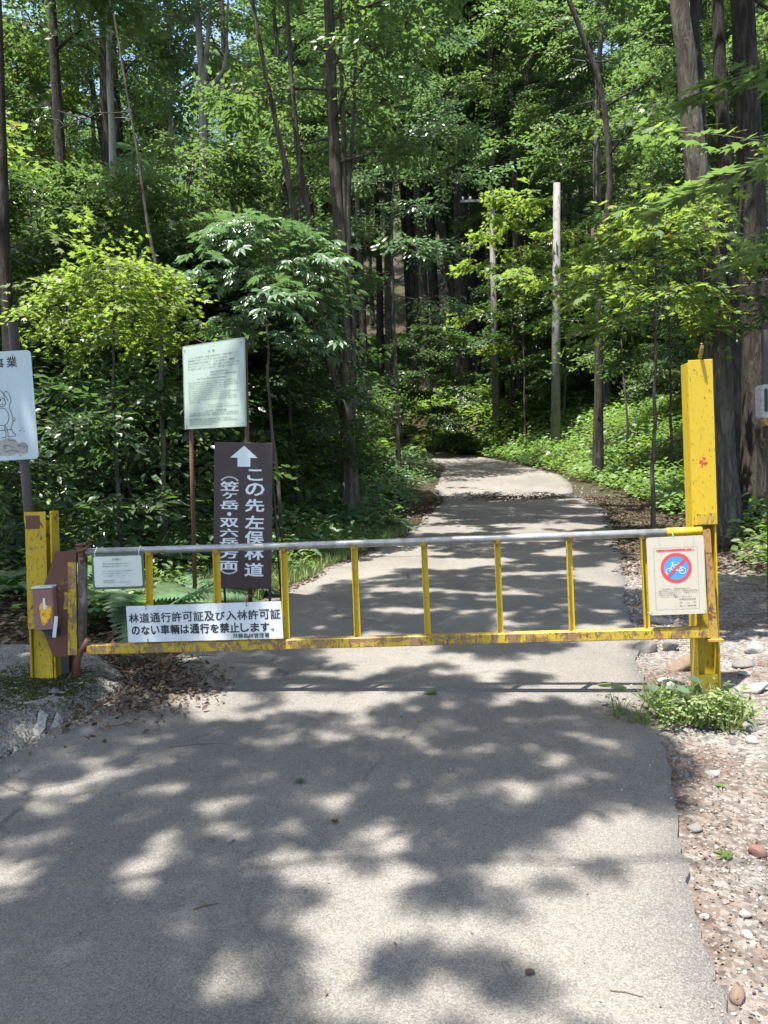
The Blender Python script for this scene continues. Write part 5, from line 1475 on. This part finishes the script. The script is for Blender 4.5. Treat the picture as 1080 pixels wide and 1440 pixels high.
# green notice board on two rusty posts
nb, w_, h_, c = board_frame('notice_board', ((259.5, 479), (344.5, 486), (345, 604), (261, 600)), 7.9, 'pale green notice board with small multilingual text on rusty posts', 'notice board', roll=R(-1.9), depth2=7.35)
gz = float(Z(c[0], c[1]))-c[2]
MB().box((0, 0, 0), (w_, .022, h_), None, .003).build('panel', M['green_panel'], nb)
MB().box((-w_*.5-.004, .004, 0), (.012, .03, h_+.006)).box((0, .004, h_*.5+.004), (w_, .03, .008)).build('edge_trim', M['pipe'], nb)
for sx in (-w_*.47, w_*.46): MB().tube([(sx, .04, gz-.2), (sx, .04, h_*.46)], .022, 10).build('post', M['rust_post'], nb, True)
for a in (-.47, .46):
    for b in (-.46, .46): MB().tube([(a*w_, -.010, b*h_), (a*w_, -.017, b*h_)], .008, 8).build('bolt', M['pipe'], nb)
y = -.0135; mb = MB()
textline(mb, '注  意', -.08*w_, .40*h_, .026*h_, y, .03, .12*w_)
J = ['この先の山岳地域は、急峻な地形が続き、天候の急変による', '遭難事故が多発しております。登山される方は、', '登山計画書を必ず提出し、十分な装備と、体調を', '整えて入山してください。また、落石や雪渓、沢の増水、ならびに、',
     '熊の出没にもご注意ください。自然を守り、安全な登山を心掛けましょう。']
for i, s in enumerate(J): textline(mb, s, -.42*w_, (.345-.0335*i)*h_, .02*h_, y, .02, (.82, .66, .78, .86, .84)[i]*w_)
textline(mb, '環境省 中部山岳国立公園', -.04*w_, .155*h_, .018*h_, y, .02, .28*w_)
textline(mb, '岐阜県北アルプス山岳遭難対策協議会', -.04*w_, .125*h_, .018*h_, y, .02, .42*w_)
textline(mb, 'For Your Mountain Climbing', -.27*w_, .085*h_, .03*h_, y, .02, .48*w_)
E_ = ['The mountains ahead are steep and the weather is', 'subject to sudden change. Submit a climbing plan', 'before you start and carry enough equipment with', 'you. Do not leave the marked mountain trail.',
      'Be prepared with your physical condition.', 'Be aware of falling rocks and snow on all routes', 'and keep away from the river when it rises high.', 'Be careful of bears in this area and always take', 'all your rubbish back home with you after the', 'climb today.']
for i, s in enumerate(E_): textline(mb, s, -.42*w_, (.050-.0262*i)*h_, .022*h_, y, .012, (.78, .80, .82, .64, .56, .82, .70, .80, .80, .2)[i]*w_)
textline(mb, 'Ministry of the Environment', -.10*w_, -.228*h_, .018*h_, y, .01, .36*w_)
textline(mb, 'Chubu Sangaku National Park', -.10*w_, -.254*h_, .018*h_, y, .01, .50*w_)
textline(mb, '입산자 여러분께', -.14*w_, -.30*h_, .026*h_, y, .02, .34*w_)
Kk = ['이 앞의 산악 지역은 험준한 지형이 계속되고', '날씨의 급변으로 조난 사고가 많이 발생합니다', '', '등산 계획서를 반드시 제출하여 주시기 바랍니다', '충분한 장비와 몸 상태를 갖추고 입산하십시오', '낙석과 눈길 그리고 곰에 주의하여 주십시오', '자연을 지키고 안전한 등산을 합시다']
for i, s in enumerate(Kk):
    if s: textline(mb, s, -.42*w_, (-.325-.0225*i)*h_, .02*h_, y, .012, (.82, .82, 0, .7, .8, .5, .4)[i]*w_)
mb.build('lettering', M['print_grey'], nb)

# brown arrow sign on an easel
ar, w_, h_, c = board_frame('arrow_sign', ((303, 623.5), (383.5, 621), (381, 826), (299, 829)), 6.25, 'dark brown sign with a white arrow and vertical white Japanese text', 'sign', roll=R(-3.1))
w_ = 81.5/FPX*6.25
MB().box((0, 0, 0), (w_, .014, h_), None, .003).build('panel', M['brown_panel'], ar)
gz = float(Z(c[0], c[1]))-c[2]
for sx in (-1, 1): MB().box((sx*(w_/2-.012), .018, (gz+h_/2)/2-.02), (.022, .02, h_/2-gz-.03)).build('front_leg', M['black_metal'], ar)
for sx in (-1, 1): MB().tube([(sx*(w_/2-.005), .03, h_*.28), (sx*(w_/2+.0)+.055+(sx-1)*.01, .40, gz+.03)], .010, 6).build('rear_leg', M['black_metal'], ar)
MB().tube([(-w_/2+.02, .28, -h_*.34), (w_/2+.03, .28, -h_*.34)], .008, 6).build('crossbar', M['black_metal'], ar)
X = lambda f_: (f_-.5)*w_
Zf = lambda f_: (.5-f_)*h_
y = -.0085
MB().prism([(X(.51), Zf(.022)), (X(.275), Zf(.104)), (X(.40), Zf(.104)), (X(.40), Zf(.165)), (X(.62), Zf(.165)), (X(.62), Zf(.104)), (X(.745), Zf(.104))], y, -.007).build('arrow', M['print_white'], ar)
mb = MB(); cr_ = .705; cl_ = .268
for ch, fz, fh in (('こ', .22, .078), ('の', .318, .088), ('先', .427, .088), ('左', .543, .092), ('俣', .648, .094), ('林', .757, .090), ('道', .868, .094)):
    glyphs(mb, ch, X(cr_), Zf(fz), (.33 if ch != 'こ' else .27)*w_, fh*h_, y, .022)
for ch, fz, fh in (('笠', .298, .064), ('ケ', .362, .046), ('岳', .427, .062), ('双', .548, .062), ('六', .617, .056), ('岳', .683, .062), ('方', .764, .060), ('面', .842, .062)):
    glyphs(mb, ch, X(cl_), Zf(fz), (.32 if ch != 'ケ' else .25)*w_, fh*h_, y, .022)
mb.disc(X(cl_), Zf(.489), .0165, y, 14)
for fz, up in ((.236, 1), (.898, -1)):
    mb.ribbon([(X(cl_)+.165*w_*math.sin(a), Zf(fz)+up*(.055*h_*(math.cos(a)-1)*.9)) for a in np.linspace(-1.0, 1.0, 9)], .011, y)
mb.build('lettering', M['print_white'], ar)

# white sign at the left edge
bs, w0, h_, c = board_frame('information_sign', ((-62, 497), (44, 493), (52.5, 646), (-56, 650)), 5.85, 'pale blue-white sign with a line-drawn bear, cut by the left edge of the photo', 'sign', roll=R(1.2))
w_ = 108/FPX*5.85
MB().prism(rounded(w_, h_, .03), -.003, .003).build('panel', M['blue_panel'], bs)
gz = float(Z(c[0], c[1]))-c[2]
px_ = (30-(-5))/FPX*5.85-.02
MB().tube([(.17, .045, gz-.3), (.155, .045, h_/2+.22)], .036, 12).build('post', M['dark_post'], bs, True)
S_ = 5.85/FPX
def u2(px, py): return ((px-(-5.4))*S_*1.0, -(py-571.5)*S_)
def q2(zx, zy): return u2(zx/8.0+.02*(zy-720)/8*0, 480+zy/8.0)
mb = MB(); a_ = q2(36, 255); b_ = q2(172, 250)
glyphs(mb, '事', a_[0]-.008, a_[1]-.002, .078, .080, -.0045, .012); glyphs(mb, '業', b_[0], b_[1], .078, .080, -.0045, .012)
mb.build('lettering', M['print_black'], bs)
mb = MB(); lw = .0042
def arc(cx, cy, rx, ry, a0, a1, n=18): return [q2(cx+rx*math.cos(R(a0+(a1-a0)*k/n)), cy+ry*math.sin(R(a0+(a1-a0)*k/n))) for k in range(n+1)]
mb.ribbon(arc(-15, 640, 72, 95, -100, 20), lw, -.0045)
mb.ribbon(arc(18, 690, 52, 48, -80, 170), lw, -.0045)
mb.ribbon([q2(*p) for p in ((55, 590), (75, 570), (95, 575), (115, 610), (130, 650), (128, 685), (110, 720), (105, 750), (120, 800), (132, 850), (135, 905), (122, 945), (108, 970), (106, 1000))], lw, -.0045)
mb.ribbon([q2(*p) for p in ((60, 600), (72, 625), (88, 650), (97, 680))], lw, -.0045)
mb.ribbon(arc(15, 850, 78, 98, -110, 110), lw, -.0045)
mb.ribbon(arc(146, 885, 14, 18, -120, 150), lw, -.0045)
mb.ribbon([q2(*p) for p in ((-20, 1000), (118, 997))], lw, -.0045)
mb.ribbon([q2(*p) for p in ((40, 950), (36, 1000), (45, 1040), (40, 1080), (-15, 1085))], lw, -.0045)
mb.ribbon([q2(*p) for p in ((40, 950), (60, 980), (68, 1030), (66, 1075), (100, 1078), (148, 1070), (150, 1045), (125, 1035), (118, 997))], lw, -.0045)
for (a, b, r_) in ((18, 636, 5), (205, 1015, 8), (228, 992, 6), (250, 1024, 6), (185, 1062, 4)): 
    p = q2(a, b); mb.disc(p[0], p[1], r_*S_/8*1.0, -.0045, 8)
mb.ribbon(arc(0, 662, 18, 8, 0, 360), lw*1.6, -.0045)
mb.ribbon(arc(20, 690, 22, 24, 10, 120), lw*.8, -.0045)
mb.build('bear_drawing', M['print_black'], bs)
for b in (-.46, .46): MB().tube([(.155, -.003, b*h_), (.155, -.009, b*h_)], .009, 8).build('bolt', M['pipe'], bs)
mb = MB()
mb.prism([q2(*p) for p in ((-60, 1120), (60, 1090), (150, 1110), (165, 1150), (230, 1140), (280, 1175), (275, 1240), (240, 1275), (160, 1270), (60, 1290), (-60, 1280))], -.0042, -.0032)
mb.build('printed_rocks', M['grey_box'], bs)
mb = MB()
for seg in (((165, 1180), (245, 1160), (270, 1195), (262, 1265)), ((170, 1185), (250, 1190)), ((0, 1180), (60, 1170), (120, 1200)), ((20, 1240), (100, 1230), (180, 1250)), ((60, 1110), (140, 1125))):
    mb.ribbon([q2(*p) for p in seg], lw*1.2, -.0047)
mb.build('rock_lines', M['print_grey'], bs)

# grey box on a post at the right edge
rx = spot(1079, 565, 6.4); gb = empty('meter_box', G(rx[0], 6.4, 0)); tag(gb, 'weathered grey metal box on a dark post at the right edge of the photo', 'box')
gz = float(Z(rx[0], 6.4)); zc_ = rx[2]-gz
MB().prism(rounded(.17, .28, .03, 3, .01, zc_), -.05, .05).build('case', M['grey_box'], gb)
MB().prism(rounded(.028, .19, .012, 3, -.035, zc_+.01), -.0525, -.0505).build('window_slot', M['black_metal'], gb)
MB().prism([(-.06, zc_-.143), (.09, zc_-.143), (.06, zc_-.20), (-.02, zc_-.20)], -.04, .04).build('bracket', M['orange_rust'], gb)
MB().tube([(.02, 0, -.2), (.02, .0, zc_-.2)], .032, 10).tube([(.02, .062, zc_-.3), (.02, .062, zc_+.6)], .03, 10).build('post', M['dark_post'], gb, True)

# ------------------------------------------------------------------ utility poles
def upole(px, ytop, ybase, depth, r0, r1, label):
    p = spot(px[1], ybase, depth); q = spot(px[0], ytop, depth); foot = G(p[0], depth, -.3)
    r_ = empty('utility_pole', foot); tag(r_, label, 'utility pole')
    hgt = q[2]-foot[2]; dx = q[0]-foot[0]
    MB().tube([(0, 0, 0), (dx*.5, 0, hgt*.5), (dx, 0, hgt)], [r0, (r0+r1)/2, r1], 18).build('pole', M['pole'], r_, True)
    return r_, hgt, dx
r_, hh_, dx = upole((783, 780), 258, 600, 26, .165, .11, 'nearer bare pale utility pole standing in the bright herbs')
for f_ in (.62, .60, .44, .80): MB().tube([(dx*f_, 0, hh_*f_-.02), (dx*f_, 0, hh_*f_+.02)], .14-.045*f_+.006, 18).build('band', M['dark_post'], r_, True)
r_, hh_, dx = upole((691, 698), 268, 590, 31, .155, .11, 'farther utility pole with a crossarm, half hidden by the sunlit sapling')
MB().box((dx-.5, -.1, hh_-.42), (1.5, .09, .09), None, .005).build('crossarm', M['pole'], r_)
for a in (-1.15, -.85, .2): MB().tube([(dx+a, -.1, hh_-.37), (dx+a, -.1, hh_-.28), (dx+a, -.1, hh_-.24)], [.02, .045, .03], 10).build('insulator', M['print_white'], r_)
